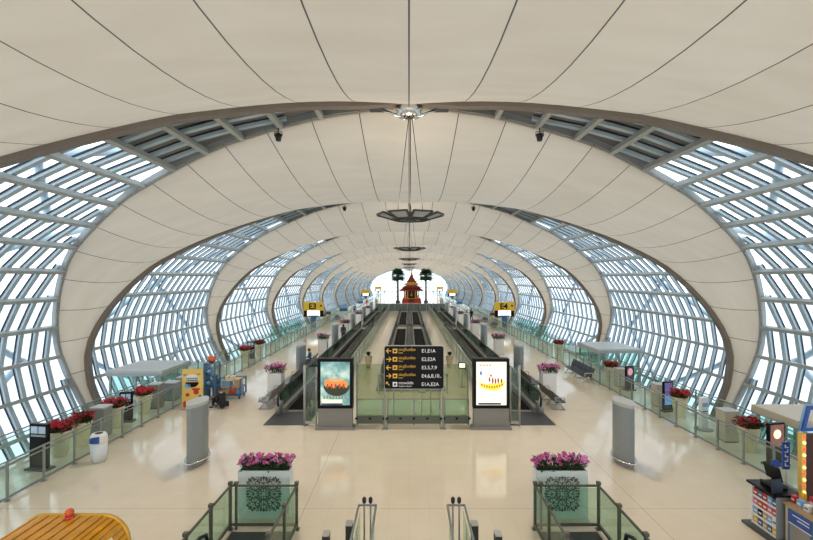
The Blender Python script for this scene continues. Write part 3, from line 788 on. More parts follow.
def foods(m):
    r = random.Random(5)
    for i in range(9): blob(m, -.36 + i * .1, 1.80 + .1 * r.random(), .07, .12 + .05 * r.random(), -.206)
sub(sc, foods, 'food_picture', emis('orange_food', (.60, .25, .07), .75))
def foods2(m):
    for i in range(5): blob(m, -.30 + i * .16, 1.74, .04, .10, -.212)
sub(sc, foods2, 'garnish_picture', emis('dark_red_food', (.35, .05, .02), .8))
sub(sc, lambda m: blob(m, .05, 1.99, .3, .07, -.212), 'lid_picture', emis('pale_food', (.55, .36, .18), .7))
def bars(m):
    for i in range(8): m.b(-.46 + i * .12, -.40 + i * .12, -.2, -.192, 1.24, 1.36)
sub(sc, bars, 'reed_picture', emis('dim_reeds', (.16, .20, .12), .6))
sub(sc, lambda m: m.b(-.52, .28, -.2, -.192, 1.06, 1.2), 'caption_band', emis('pale_band', (.75, .75, .55), .9))
sub(sc, lambda m: m.b(-.55, .30, -.205, -.193, .99, 1.05), 'dark_band', emis('navy_band', (.02, .04, .09), .4))
t, w = lightbox(2.58, 3.98, 'lit advertising box with a cream picture of a yellow boat, right of the sign')
sc = MB().b(-w + .10, w - .10, -.19, -.18, .98, 2.70).build('screen', scr_mat('cream_screen', (1.0, .90, .60), (1.0, .95, .75), (1.0, .99, .9), 1.15), t)
boat = [(-.50, 1.86), (-.42, 1.70), (-.15, 1.58), (.2, 1.56), (.46, 1.72), (.55, 1.95), (.44, 1.90), (.2, 1.84), (-.2, 1.82)]
sub(sc, lambda m: m.prism(boat, -.2, -.192, 'y'), 'boat_picture', emis('yellow_boat', (.90, .62, .05), .9))
def figs(m):
    for x, z, h_ in ((-.08, 2.0, .2), (.05, 1.96, .26), (.16, 1.94, .22), (.27, 1.96, .22), (.40, 1.95, .18), (-.02, 2.16, .1)): blob(m, x, z, .035, h_ / 2, -.206)
sub(sc, figs, 'figure_picture', emis('dark_red_figures', (.30, .05, .03), .6))
def orn(m):
    for i in range(9): blob(m, -.38 + i * .1, 1.70 + .012 * (i - 4) ** 2 * .5, .035, .05, -.206)
sub(sc, orn, 'hull_picture', emis('brown_hull', (.35, .18, .03), .7))
sub(sc, lambda m: [blob(m, -.42, 2.22 + .06 * i, .05, .05, -.2) for i in range(2)], 'emblem_picture', emis('blue_emblem', (.10, .22, .42), .8))
sub(sc, lambda m: [m.b(-.45 + i * .12, -.38 + i * .12, -.2, -.192, 2.54, 2.60) for i in range(4)], 'caption_marks', emis('brown_caption', (.45, .32, .15), .7))
sub(sc, lambda m: m.b(-.52, .38, -.2, -.192, 1.0, 1.07), 'dark_band', emis('navy_band', (.02, .04, .09), .4))

# ---- direction sign on two posts
SX = -.98; SW = 2.36; z0, z1 = 1.62, 3.32
t = thing('direction_sign', 'black gate direction sign with yellow arrows and white gate numbers on two posts', 'sign', (SX, 18.05, 0))
mb = MB(); r = .09; pts = []
for cx, cz, a in ((SW - r, z0 + r, -PI / 2), (SW - r, z1 - r, 0), (r, z1 - r, PI / 2), (r, z0 + r, PI)):
    for k in range(6): pts.append((cx + r * math.cos(a + k * PI / 10), cz + r * math.sin(a + k * PI / 10)))
mb.prism(pts, -.09, .09, 'y'); mb.build('board', M['blackgloss'], t)
fr = MB(); q = [(SW / 2 + (x - SW / 2) * 1.012, (z0 + z1) / 2 + (z - (z0 + z1) / 2) * 1.016) for x, z in pts]; fr.prism(q, -.085, .1, 'y'); fr.build('rim', M['steel'], t)
for x in (.02, SW - .02):
    MB().b(x - .03, x + .03, -.03, .03, 0, z0 + .1).build('post', M['railmetal'], t)
    MB().b(x - .12, x + .12, -.15, .15, 0, .03).build('foot', M['railmetal'], t)
def arrow(m, cx, cz, s, d, y):
    m.b(cx - s * .48, cx + s * .48, y, y + .006, cz - s * .08, cz + s * .08)
    for k in (1, -1):
        p = [(cx + d * s * .55, cz), (cx + d * s * .38, cz), (cx + d * s * .02, cz + k * s * .36), (cx + d * s * .02, cz + k * s * .50), (cx + d * s * .12, cz + k * s * .50)]
        m.prism(p, y, y + .007, 'y')
rows = [(-1, 'E1,E1A'), (1, 'E2,E2A'), (-1, 'E3,5,7,9'), (1, 'E4,6,8,10..'), (0, 'E1A,E2A')]
for i, (d, tx) in enumerate(rows):
    cz = z1 - .19 - i * .333
    my = M['txt_yellow'] if d else M['txt_white']
    ar = MB()
    if d: arrow(ar, .17, cz, .2, d, -.098)
    else:
        ar.prism([(.06, cz + .10), (.06, cz), (.16, cz + .10)], -.098, -.092, 'y'); ar.bar((.08, -.095, cz + .08), (.2, -.095, cz - .04), .012, .03)
    ar.build('arrow', M['txt_yellow'], t)
    ic = MB(); ic.b(.33, .51, -.098, -.091, cz - .09, cz + .09); io = ic.build('pictogram', my, t)
    pg = MB(); pg.prism([(.36, cz - .05), (.40, cz - .05), (.47, cz + .02), (.45, cz + .05), (.37, cz - .01)], -.104, -.098, 'y'); pg.prism([(.37, cz + .03), (.40, cz + .05), (.47, cz - .03), (.45, cz - .06)], -.104, -.098, 'y'); pg.build('pictogram_mark', M['blackgloss'], io)
    text('caption', 'ประตูขึ้นเครื่อง' if d else 'ตรวจหนังสือ', .135, my, t, (.56, -.092, cz + .045), sx=.88)
    text('caption', 'Gates' if d else 'Passport Control', .075, my, t, (.56, -.092, cz - .075))
    text('gate_numbers', tx, .195, M['txt_white'], t, (1.48, -.092, cz - .005), sx=1.0)

# ---- glass fence across the aisle
def fence(x0, x1, label, y=18.45, h=1.08):
    t = thing('glass_fence', label, 'fence', (x0, y, 0)); L = x1 - x0; n = max(1, round(L / 1.4))
    mb = MB(); mb.tube([(0, 0, h), (L, 0, h)], .022, 8); mb.build('handrail', mat('brown_grey_rail', (.25, .20, .17), .4), t)
    mb = MB(); mb.b(0, L, -.05, .05, .08, .40); mb.build('base_channel', mat('olive_channel', (.12, .14, .11), .4), t)
    mb = MB()
    for i in range(n): mb.b(i * L / n + .02, (i + 1) * L / n - .02, -.006, .006, .42, h - .04)
    mb.build('glass_panel', M['green_glass2'], t)
    mb = MB()
    for i in range(n * 2 + 1):
        x = i * L / n / 2; mb.b(x - .05, x + .05, -.08, -.05, .26, .34)
    mb.build('channel_clip', M['blackgloss'], t)
    for i in range(n + 1): MB().b(-.025, .025, -.025, .025, 0, h).build('post', M['railmetal'], t, (max(.03, min(L - .03, i * L / n)), 0, 0))
fence(-2.15, -1.03, 'low glass fence between the teal light box and the direction sign')
fence(-.9, 1.3, 'low glass fence under the black direction sign')
fence(1.43, 2.47, 'low glass fence between the direction sign and the cream light box')
def tall(x0, x1, label, post_left):
    t = thing('glass_screen', label, 'glass screen', (x0, 18.36, 0)); L = x1 - x0
    MB().b(0, L, -.008, .008, .2, 2.4).build('glass_panel', M['green_glass2'], t)
    MB().b(0, L, -.04, .04, .1, .2).build('base_channel', M['steel'], t)
    for x in (.0, L):
        big = (x == 0) == post_left
        MB().tube([(x, 0, 0), (x, 0, 2.48 if big else 2.4)], .05 if big else .03, 10).build('post', M['steel'], t)
tall(-4.26, -3.78, 'tall glass screen with steel post between left walkway and teal light box', True)
tall(4.14, 4.5, 'tall glass screen with steel post between cream light box and right walkway', False)
t = thing('glass_wall', 'tall green glass wall standing behind the direction sign between the light boxes', 'glass wall', (-2.2, 18.95, 0))
for k in range(3): MB().b(k * 1.56 + .02, k * 1.56 + 1.54, -.008, .008, .06, 2.42).build('glass_panel', M['deepest'], t)
for k in range(4): MB().b(k * 1.56 - .02, k * 1.56 + .02, -.03, .03, 0, 2.44).build('post', M['railmetal'], t)
MB().b(0, 4.68, -.03, .03, 0, .06).build('base_channel', M['railmetal'], t)
t = thing('crossed_fence', 'low fence with crossed bars standing behind the direction sign', 'fence', (-1.6, 23.6, 0))
mb = MB(); mb.tube([(0, 0, 1.0), (3.6, 0, 1.0)], .025, 8); mb.tube([(0, 0, .2), (3.6, 0, .2)], .025, 8); mb.build('frame', M['steel'], t)
mb = MB()
for i in range(6):
    a, b = i * .6 + .03, (i + 1) * .6 - .03
    mb.bar((a, 0, .22), (b, 0, .98), .03); mb.bar((a, .01, .98), (b, .01, .22), .03)
mb.build('cross_bars', M['railmetal'], t)
for i in range(4): MB().b(-.03, .03, -.03, .03, 0, 1.02).build('post', M['steel'], t, (i * 1.2, 0, 0))
t = thing('small_sign', 'small white sign in a black frame fixed by the right inner railing', 'sign', (2.95, 25.0, 0))
MB().b(-.2, .2, -.03, .03, 1.02, 1.36).build('frame', M['blackgloss'], t); MB().b(-.16, .16, -.04, -.03, 1.08, 1.31).build('face', M['lampwhite'], t); MB().tube([(0, 0, 0), (0, 0, 1.03)], .02, 8).build('post', M['steel'], t); MB().lathe([(.16, 0), (.16, .02), (.03, .04)], n=14).build('base', M['steel'], t)
t = thing('small_sign', 'small white paper notice on a stand below the direction sign', 'sign', (.55, 19.3, 0))
MB().b(-.15, .15, -.01, .01, 1.12, 1.38).build('face', M['white'], t); MB().tube([(0, .02, 0), (0, .02, 1.2)], .015, 8).build('post', M['steel'], t); MB().lathe([(.14, 0), (.14, .02), (.02, .04)], n=14).build('base', M['steel'], t)

# ---- tapered pots in the aisle
for sg, sd, y in ((-1, 'left', 30.5), (1, 'right', 30.5)):
    t = thing('tapered_planter', 'cream tapered pot with a dark plant on the %s of the central aisle' % sd, 'planter', (sg * 2.75, y, 0), 0, 'tapered pots in the central aisle')
    MB().lathe([(.15, 0), (.17, .03), (.27, .8), (.29, .82), (.24, .82), (.23, .76)], n=18).build('pot', M['cream'], t)
    MB().lathe([(.235, .75), (.235, .77), (.0001, .78)], n=12).build('soil', M['soil'], t)
    mb = MB(); r = random.Random(9)
    for i in range(60): leaf_mb(mb, (0, 0, .78), (r.random() - .5, r.random() - .5, .35 + r.random()), .35, .09)
    mb.build('foliage', M['leaf'], t)

# ---- chandeliers
def chandelier(label):
    t = thing('chandelier', label, 'chandelier', (0, 0, 0), 0, 'dark metal chandeliers hung from the trusses')
    for k in range(8):
        a = k * PI / 4 + PI / 8; ca, sa = math.cos(a), math.sin(a)
        def pt(r_, w_, z_): return (r_ * ca - w_ * sa, r_ * sa + w_ * ca, z_)
        mb = MB()
        for (r0, w0, z0), (r1, w1, z1) in (((.66, -.25, -.02), (.66, .25, -.02)), ((1.2, -.36, .15), (1.2, .36, .15)), ((.66, -.25, -.02), (1.2, -.36, .15)), ((.66, .25, -.02), (1.2, .36, .15))): mb.bar(pt(r0, w0, z0), pt(r1, w1, z1), .07, .06)
        p = mb.build('panel_frame', M['darkgrey'], t)
        mb = MB(); vs = [pt(.66, -.25, -.02), pt(.66, .25, -.02), pt(1.2, .36, .15), pt(1.2, -.36, .15)]; mb.add(vs + [(x, y, z + .02) for x, y, z in vs], [(0, 1, 2, 3), (4, 5, 6, 7), (0, 1, 5, 4), (1, 2, 6, 5), (2, 3, 7, 6), (3, 0, 4, 7)]); mb.build('reflector_panel', M['pillartop'], p)
        mb = MB(); mb.bar(pt(.2, 0, .0), pt(.68, 0, -.02), .04); mb.build('arm', M['darkgrey'], t)
    mb = MB(); mb.lathe([(.0001, -.10), (.2, -.09), (.26, -.04), (.26, .03), (.15, .06), (.0001, .07)], n=20); mb.build('centre_hub', M['darkgrey'], t)
    mb = MB(); mb.tube([(.93 * math.cos(i * PI / 12), .93 * math.sin(i * PI / 12), .10) for i in range(24)], .03, 6, closed=True); mb.build('ring', M['darkgrey'], t)
    mb = MB()
    for x, y in ((.5, 0), (-.5, 0), (0, .5), (0, -.5)): mb.tube([(x, y, .08), (x * .12, y * .12, 3.85)], .014, 5)
    mb.tube([(0, 0, 0), (0, 0, 3.9)], .022, 6); mb.build('suspension_wire', M['darkgrey'], t)
    return t
c0 = None
for k in range(7):
    lb = 'dark metal ring chandelier hung on wires, %s of the row down the hall' % ORD[k]
    if c0 is None: c0 = chandelier(lb); c0.location = (.05, D1, 8.27)
    else: dup(c0, (.05, D1 + k * P, 8.27), label=lb)
# ---- floodlights on the trusses
def flood(label):
    t = thing('floodlight', label, 'floodlight', (0, 0, 0), 0, 'black floodlights on the trusses')
    MB().lathe([(.10, -.16), (.13, .0), (.13, .12), (.05, .16)], (0, 0, -.22), 12).build('housing', M['black'], t)
    mb = MB(); mb.tube([(-.15, 0, -.2), (-.15, 0, -.02), (.15, 0, -.02), (.15, 0, -.2)], .02, 6); mb.tube([(0, 0, -.02), (0, 0, .12)], .025, 6); mb.build('bracket', M['black'], t); return t
f0 = None
for k, (s_, nm) in enumerate(((5.2, 'nearest'), (5.2, 'second'))):
    for sg, sd in ((-1, 'left'), (1, 'right')):
        p, n = pn(s_); lb = 'small black floodlight hanging on the %s side of the %s truss' % (sd, nm)
        loc = (sg * p.x, D1 + k * P + 1.0 if 0 else D1 + k * P + delta(s_) - .3, p.y + H - .3)
        if f0 is None: f0 = flood(lb); f0.location = loc
        else: dup(f0, loc, label=lb)
# ================================================================== canopies over the gate ramps
def canopy(x0, x1, y0, y1, z, label, m='canopyroof'):
    t = thing('gate_canopy', label, 'canopy', ((x0 + x1) / 2, (y0 + y1) / 2, -5.2), 0, 'flat roofed glass canopies beside the walkways')
    w = (x1 - x0) / 2; d = (y1 - y0) / 2; h = z + 5.2
    mb = MB(); mb.b(-w - .15, w + .15, -d - .15, d + .15, h - .28, h); mb.build('roof', M[m], t)
    mb = MB(); mb.b(-w - .16, w + .16, -d - .16, -d - .15, h - .26, h - .12); mb.b(-w - .16, w + .16, d + .15, d + .16, h - .26, h - .12); mb.build('fascia_strip', M['steel'], t)
    mb = MB()
    for a, b, c_, e in ((-w, w, -d, -d + .02), (-w, w, d - .02, d), (-w, -w + .02, -d, d), (w - .02, w, -d, d)): mb.b(a, b, c_, e, .02, h - .28)
    mb.build('glass_wall', M['green_glass'], t)
    for x in (-w, 0, w):
        for y in (-d, d): MB().b(-.05, .05, -.05, .05, 0, h - .28).build('post', M['steel'], t, (x, y, 0))
    mb = MB()
    for y in (-d, d): mb.b(-w, w, y - .04, y + .04, h - 1.4, h - 1.32)
    mb.build('transom', M['steel'], t)
canopy(-16.0, -13.3, 24.1, 27.0, 1.1, 'tall flat roofed glass canopy beyond the left railing before the yellow banner')
canopy(-15.6, -13.35, 28, 31.5, .15, 'low flat roofed glass canopy behind the taller one on the left side')
canopy(13.3, 16.1, 31.5, 35, 1.1, 'tall flat roofed glass canopy beyond the right railing and navy seats')
canopy(13.35, 15.6, 36, 39.5, .15, 'low flat roofed glass canopy behind the taller one on the right side')
canopy(13.5, 16.4, 15.6, 17.4, 1.12, 'cream edged canopy beyond the right railing next to the kiosk', 'beige')
for sg, sd in ((-1, 'left'), (1, 'right')):
    t = thing('teal_screen_wall', 'teal glass screens around the gate ramp below the yellow sign, %s side' % sd, 'glass screen', (sg * 12.95, 42, 0))
    for i in range(6): MB().b(-.01, .01, i * 2.0 + .05, i * 2 + 1.95, .02, 1.5).build('glass_panel', glass('teal_glass', (.72, .90, .86), .08, .03), t)
    mb = MB(); mb.b(-.03, .03, 0, 12, 1.5, 1.56)
    mb.b(-.03, .03, 0, 12, 0, .03); mb.build('frame', M['steel'], t)

# ================================================================== yellow gate signs
def gate_sign(x, y, label, body, s=1.0):
    t = thing('gate_sign', label, 'sign', (x, y, 0), 0, 'yellow topped gate signs along both sides')
    w = 1.22
    MB().b(-w, w, -.18, .18, 2.12, 3.15).build('header', M['yellow'], t)
    MB().b(-w + .03, w - .03, -.14, .14, 1.35, 2.12).build('display_case', M['blackgloss'], t)
    MB().b(-w + .45, w - .45, -.16, -.14, 1.42, 2.10).build('screen', M['lampwhite'], t)
    MB().b(-w + .5, w - .5, -.165, -.16, 1.42, 1.55).build('screen_footer', M['lightblue'], t)
    mb = MB(); mb.b(-.3, .3, -.12, .12, .05, 1.35); mb.build('pedestal', M['tealblue'], t)
    MB().b(-.6, .6, -.3, .3, 0, .05).build('base', M['steel'], t)
    if body:
        text('gate_number', body, .95, M['blackgloss'], t, (-.1, -.19, 2.62), align='CENTER', bold=.03)
        mb = MB(); mb.box((.92, -.19, 2.72), (.3, .01, .1), 0, 0, .8); mb.box((.92, -.19, 2.72), (.08, .01, .3), 0, 0, .8); mb.build('plane_pictogram', M['blackgloss'], t)
    return t
g = gate_sign(-11.75, 55.5, 'yellow sign reading E3 over a bright screen on the left side', 'E3')
gate_sign(11.75, 55.5, 'yellow sign reading E4 over a bright screen on the right side', 'E4')
b = gate_sign(-11.75, 122, 'distant yellow gate sign on the left side near the palms', '')
dup(b, (11.75, 122, 0), label='distant yellow gate sign on the right side near the palms')
dup(b, (-11.75, 172, 0), label='farthest yellow gate sign on the left, past the shrine'); dup(b, (11.75, 172, 0), label='farthest yellow gate sign on the right, past the shrine')

# ================================================================== yellow banner, blue shelf, luggage trolley
t = thing('roll_up_banner', 'yellow banner with a black and white round emblem standing by the left railing', 'banner', (-9.95, 20.7, 0), .08)
MB().b(-.46, .46, -.02, .0, .06, 1.86).build('sheet', M['yelbanner'], t)
mb = MB(); mb.b(-.48, .48, -.1, .1, 0, .06); mb.bar((0, .03, .05), (0, .03, 1.86), .03); mb.build('stand', M['steel'], t)
def shape(nm, m, fn): mb = MB(); fn(mb); mb.build(nm, M[m], t)
shape('emblem_upper', 'white', lambda m: blob(m, -.02, 1.36, .30, .26, -.026, a0=0, a1=PI))
shape('emblem_lower', 'blackgloss', lambda m: blob(m, -.02, 1.26, .30, .24, -.026, a0=PI, a1=2 * PI))
shape('lettering_bar', 'blue', lambda m: [m.b(-.27 + i * .075, -.22 + i * .075, -.032, -.026, 1.40 - j * .09, 1.46 - j * .09) for i in range(7) for j in range(2)])
shape('blue_drawing', 'lightblue', lambda m: (blob(m, -.22, 1.08, .15, .12, -.026), blob(m, .02, .12, .1, .07, -.026), blob(m, -.02, .22, .05, .16, -.026)))
shape('red_drawing', 'redp', lambda m: (blob(m, .15, .98, .20, .12, -.027, a0=PI, a1=2 * PI), blob(m, .16, .80, .12, .11, -.027), blob(m, -.22, .68, .09, .08, -.027), blob(m, -.35, .25, .07, .16, -.027)))
shape('dark_drawing', 'tealblue', lambda m: (blob(m, .34, .60, .06, .08, -.027), blob(m, .18, .30, .05, .14, -.027), blob(m, .28, 1.62, .08, .03, -.027), blob(m, -.34, 1.60, .08, .03, -.027), blob(m, .34, .15, .07, .12, -.027)))
t = thing('shelf_trolley', 'tall blue wheeled shelf trolley behind the yellow banner', 'trolley', (-9.6, 21.95, 0))
mb = MB()
for x in (-.25, .25):
    for y in (-.3, .3): mb.b(x - .03, x + .03, y - .03, y + .03, .12, 1.95)
mb.build('frame', M['tealblue'], t)
for z in (.18, .75, 1.3, 1.9): MB().b(-.25, .25, -.3, .3, z, z + .04).build('shelf', M['tealblue'], t)
MB().b(-.26, -.24, -.28, .28, .25, 1.88).build('side_panel', M['lightblue'], t)
MB().b(.12, .14, -.28, .28, .25, 1.3).build('back_panel', M['tealblue'], t)
for x in (-.22, .22):
    for y in (-.26, .26): MB().lathe([(.05, -.02), (.06, 0), (.05, .02)], n=12).build('wheel', M['black'], t, (x, y, .06)).rotation_euler = (0, PI / 2, 0)
for i, (x, z, m, c) in enumerate(((-.12, .79, 'lightblue', 'light blue folded bundle on the second shelf of the blue trolley'), (-.12, 1.34, 'lightblue', 'light blue folded bundle on the third shelf of the blue trolley'), (-.02, 1.94, 'orange', 'orange bag lying on top of the blue shelf trolley'))):
    q = thing('bundle', c, 'bundle', (-9.6 + x, 21.92, z)); mb = MB(); mb.ball((0, 0, .16), .19, 10, .85 if i < 2 else 1.1, 1.2, .84); mb.build('cloth', M[m], q); MB().lathe([(.17, .14), (.185, .16), (.17, .18)], n=14, sy=1.25).build('strap', M['tealblue'], q)
t = thing('luggage_trolley', 'blue caged luggage trolley loaded with boxes beside the crouching person', 'trolley', (-8.95, 22.8, 0))
W_, D_ = .55, .38
mb = MB()
for x in (-W_, W_):
    for y in (-D_, D_): mb.b(x - .03, x + .03, y - .03, y + .03, .16, 1.02)
for z in (.55, .98):
    for x in (-W_, W_): mb.b(x - .02, x + .02, -D_, D_, z - .02, z + .02)
    mb.b(-W_, W_, D_ - .02, D_ + .02, z - .02, z + .02)
mb.b(-W_, W_, -D_ - .02, -D_ + .02, .5, .54); mb.build('cage', M['tealblue'], t)
MB().b(-W_, W_, -D_, D_, .16, .22).build('deck', M['tealblue'], t)
for x in (-W_ + .07, W_ - .07):
    for y in (-D_ + .06, D_ - .06): MB().lathe([(.06, -.025), (.08, -.01), (.08, .01), (.06, .025)], n=14).build('wheel', M['black'], t, (x, y, .08)).rotation_euler = (0, PI / 2, 0)
bx = [(-.3, -.05, .22, .4, .4, .36, 'cardboard', 'brown box at the left end of the luggage trolley'), (.1, 0, .22, .36, .42, .32, 'orange', 'orange box in the middle of the luggage trolley'), (.40, .0, .22, .24, .4, .34, 'lightblue', 'light blue box at the right end of the luggage trolley'), (-.25, 0, .584, .42, .38, .28, 'lightblue', 'light blue box stacked second on the luggage trolley'), (-.1, .0, .866, .42, .36, .22, 'cream', 'cream box lying on top of the luggage trolley'), (.3, .0, .566, .30, .36, .34, 'cardboard', 'brown box stacked on the right of the luggage trolley')]
for x, y, z, a, b_, h_, m, lb in bx:
    q = thing('carton', lb, 'box', (-8.95 + x, 22.8 + y, z + .004)); MB().b(-a / 2, a / 2, -b_ / 2, b_ / 2, 0, h_).build('body', M[m], q); MB().b(-.03, .03, -b_ / 2 - .003, b_ / 2 + .003, h_ * .6, h_ + .003).build('tape', M['wood'], q)

# ================================================================== people
def skin_mesh(name, chains, m, parent, sub=1):
    # chains: dict of joints {key:(pos, radius)}, edges list
    joints, edges = chains
    keys = list(joints); idx = {k: i for i, k in enumerate(keys)}
    me = bpy.data.meshes.new(name); me.from_pydata([joints[k][0] for k in keys], [(idx[a], idx[b]) for a, b in edges], []); me.update()
    o = bpy.data.objects.new(name, me); C.objects.link(o)
    md = o.modifiers.new('skin', 'SKIN'); sm = o.modifiers.new('sub', 'SUBSURF'); sm.levels = sub; sm.render_levels = sub
    bm = bmesh.new(); bm.from_mesh(me); ly = bm.verts.layers.skin.verify() if hasattr(bm.verts.layers.skin, 'verify') else bm.verts.layers.skin.new()
    bm.verts.ensure_lookup_table()
    for i, k in enumerate(keys):
        r = joints[k][1]; bm.verts[i][ly].radius = r if isinstance(r, tuple) else (r, r)
        bm.verts[i][ly].use_root = (i == 0)
    bm.to_mesh(me); bm.free()
    dg = bpy.context.evaluated_depsgraph_get(); dg.update()
    m2 = bpy.data.meshes.new_from_object(o.evaluated_get(dg)); bpy.data.objects.remove(o)
    for p in m2.polygons: p.use_smooth = True
    m2.materials.clear(); m2.materials.append(m); m2.name = name
    o = bpy.data.objects.new(name, m2); C.objects.link(o); o.parent = parent; return o
def person(label, loc, rz, pose, top, bottom, hair='hair', long_hair=False, shoe='black', group=None):
    t = thing('person', label, 'person', loc, rz, group)
    J = pose   # pelvis chest neck head shL elL waL shR elR waR hipL knL anL toL hipR knR anR toR ; facing -y
    V = {k: Vector(v) for k, v in J.items()}
    j = {}
    j['pelvis'] = (V['pelvis'], (.15, .11)); j['waist'] = (V['pelvis'].lerp(V['chest'], .45), (.125, .095)); j['chest'] = (V['chest'], (.16, .11))
    j['collar'] = (V['chest'].lerp(V['neck'], .75), (.10, .07)); j['neck'] = (V['neck'], .052); 
    up = (V['head'] - V['neck']).normalized()
    j['jaw'] = (V['head'] - up * .06 + Vector((0, -.012, 0)), (.062, .07)); j['head'] = (V['head'] + up * .03, (.078, .095)); j['crown'] = (V['head'] + up * .115, (.05, .06))
    e = [('pelvis', 'waist'), ('waist', 'chest'), ('chest', 'collar'), ('collar', 'neck'), ('neck', 'jaw'), ('jaw', 'head'), ('head', 'crown')]
    for s in 'LR':
        j['sh' + s] = (V['sh' + s], .055); j['el' + s] = (V['el' + s], .042); j['wa' + s] = (V['wa' + s], .028)
        e += [('collar', 'sh' + s), ('sh' + s, 'el' + s), ('el' + s, 'wa' + s)]
        d = (V['wa' + s] - V['el' + s]).normalized(); a = d.cross(Vector((1, .2, .1))).normalized()
        palm = V['wa' + s] + d * .07; j['pa' + s] = (palm, (.032, .016)); e.append(('wa' + s, 'pa' + s))
        j['hip' + s] = (V['hip' + s], .088); j['kn' + s] = (V['kn' + s], .058); j['an' + s] = (V['an' + s], .04)
        mid = V['kn' + s].lerp(V['an' + s], .3); j['ca' + s] = (mid, .056)
        j['to' + s] = (V['to' + s], (.04, .028))
        e += [('pelvis', 'hip' + s), ('hip' + s, 'kn' + s), ('kn' + s, 'ca' + s), ('ca' + s, 'an' + s), ('an' + s, 'to' + s)]
        for f in range(4):
            o = a * (-.027 + .018 * f); L = (.062, .075, .07, .055)[f]; c = Vector((0, -.012, -.008))
            j['f%s%d' % (s, f)] = (palm + d * .035 + o, .009); j['g%s%d' % (s, f)] = (palm + d * (.035 + L * .55) + o * 1.1 + c * .5, .0085); j['h%s%d' % (s, f)] = (palm + d * (.03 + L) + o * 1.1 + c * 1.8, .007)
            e += [('pa' + s, 'f%s%d' % (s, f)), ('f%s%d' % (s, f), 'g%s%d' % (s, f)), ('g%s%d' % (s, f), 'h%s%d' % (s, f))]
        j['t1' + s] = (palm - a * .04 - d * .01, .011); j['t2' + s] = (palm - a * .058 + d * .03, .009); e += [('pa' + s, 't1' + s), ('t1' + s, 't2' + s)]
    body = skin_mesh('body', (j, e), M['skin'], t)
    # clothing
    k = {'pelvis': (V['pelvis'], (.165, .125)), 'waist': (V['pelvis'].lerp(V['chest'], .45), (.148, .115)), 'chest': (V['chest'], (.178, .125)), 'collar': (V['chest'].lerp(V['neck'], .72), (.115, .085))}
    ee = [('pelvis', 'waist'), ('waist', 'chest'), ('chest', 'collar')]
    for s in 'LR':
        k['sh' + s] = (V['sh' + s], .072); k['el' + s] = (V['el' + s], .056); k['cu' + s] = (V['el' + s].lerp(V['wa' + s], .85), .042)
        ee += [('collar', 'sh' + s), ('sh' + s, 'el' + s), ('el' + s, 'cu' + s)]
    skin_mesh('shirt', (k, ee), M[top], t)
    k = {'pelvis': (V['pelvis'] - Vector((0, 0, .01)), (.172, .13))}; ee = []
    for s in 'LR':
        k['hip' + s] = (V['hip' + s], .104); k['kn' + s] = (V['kn' + s], .075); k['ca' + s] = (V['kn' + s].lerp(V['an' + s], .3), .07); k['an' + s] = (V['kn' + s].lerp(V['an' + s], .95), .06)
        ee += [('pelvis', 'hip' + s), ('hip' + s, 'kn' + s), ('kn' + s, 'ca' + s), ('ca' + s, 'an' + s)]
    skin_mesh('trousers', (k, ee), M[bottom], t)
    for s in 'LR':
        d = V['to' + s] - V['an' + s]; k = {'a': (V['an' + s] + Vector((0, 0, -.012)), .05), 'b': (V['an' + s].lerp(V['to' + s], .6), (.05, .04)), 'c': (V['to' + s] + d * .15, (.045, .034))}
        skin_mesh('shoe', (k, [('a', 'b'), ('b', 'c')]), M[shoe], t)
    # hair and face; face looks towards J['look'] (default -y)
    fw = Vector(J.get('look', (0, -1, 0))).normalized(); hc = V['head'] + up * .04; rt = fw.cross(up).normalized()
    mb = MB(); vs = []; n1, n2 = 8, 14
    for i in range(n1 + 1):
        ph = (PI * .62) * i / n1
        for q in range(n2):
            th = 2 * PI * q / n2; dv = up * math.cos(ph) + (rt * math.cos(th) + fw * math.sin(th)) * math.sin(ph)
            f = dv.dot(fw); lim = ph
            if f > .45: dv = (dv + up * (f - .45) * 1.4).normalized()
            vs.append(hc - fw * .012 + dv * .112)
    fs = [(i * n2 + q, i * n2 + (q + 1) % n2, (i + 1) * n2 + (q + 1) % n2, (i + 1) * n2 + q) for i in range(n1) for q in range(n2)]
    mb.add(vs, fs, True)
    if long_hair: mb.tube([hc - fw * .07, hc - fw * .09 - up * .15, hc - fw * .10 - up * .30], [.085, .08, .03], 8)
    mb.build('hair', M[hair], t)
    mb = MB()
    for s in (-1, 1): mb.ball(hc + fw * .092 + rt * s * .033 - up * .03, .011, 6)
    mb.build('eyes', M['black'], t)
    mb = MB(); mb.tube([hc + fw * .09 - up * .025, hc + fw * .118 - up * .062, hc + fw * .092 - up * .07], [.008, .015, .01], 6)
    for s in (-1, 1): mb.ball(hc + rt * s * .088 - up * .045, .024, 6, .5, 1, 1.2)
    mb.build('nose_and_ears', M['skin'], t)
    mb = MB(); mb.tube([hc + fw * .095 - up * .10 - rt * .022, hc + fw * .102 - up * .103, hc + fw * .095 - up * .10 + rt * .022], .006, 6); mb.build('mouth', mat('lips', (.35, .12, .1), .5), t)
    return t
SIT = dict(pelvis=(0, .04, .52), chest=(0, .06, .90), neck=(0, .03, 1.10), head=(0, .0, 1.21), shL=(-.18, .05, 1.03), elL=(-.22, -.06, .78), waL=(-.12, -.26, .70), shR=(.18, .05, 1.03), elR=(.22, -.06, .78), waR=(.12, -.26, .70),
           hipL=(-.10, -.02, .50), knL=(-.11, -.44, .49), anL=(-.11, -.46, .09), toL=(-.12, -.60, .04), hipR=(.10, -.02, .50), knR=(.11, -.44, .49), anR=(.11, -.46, .09), toR=(.12, -.60, .04))
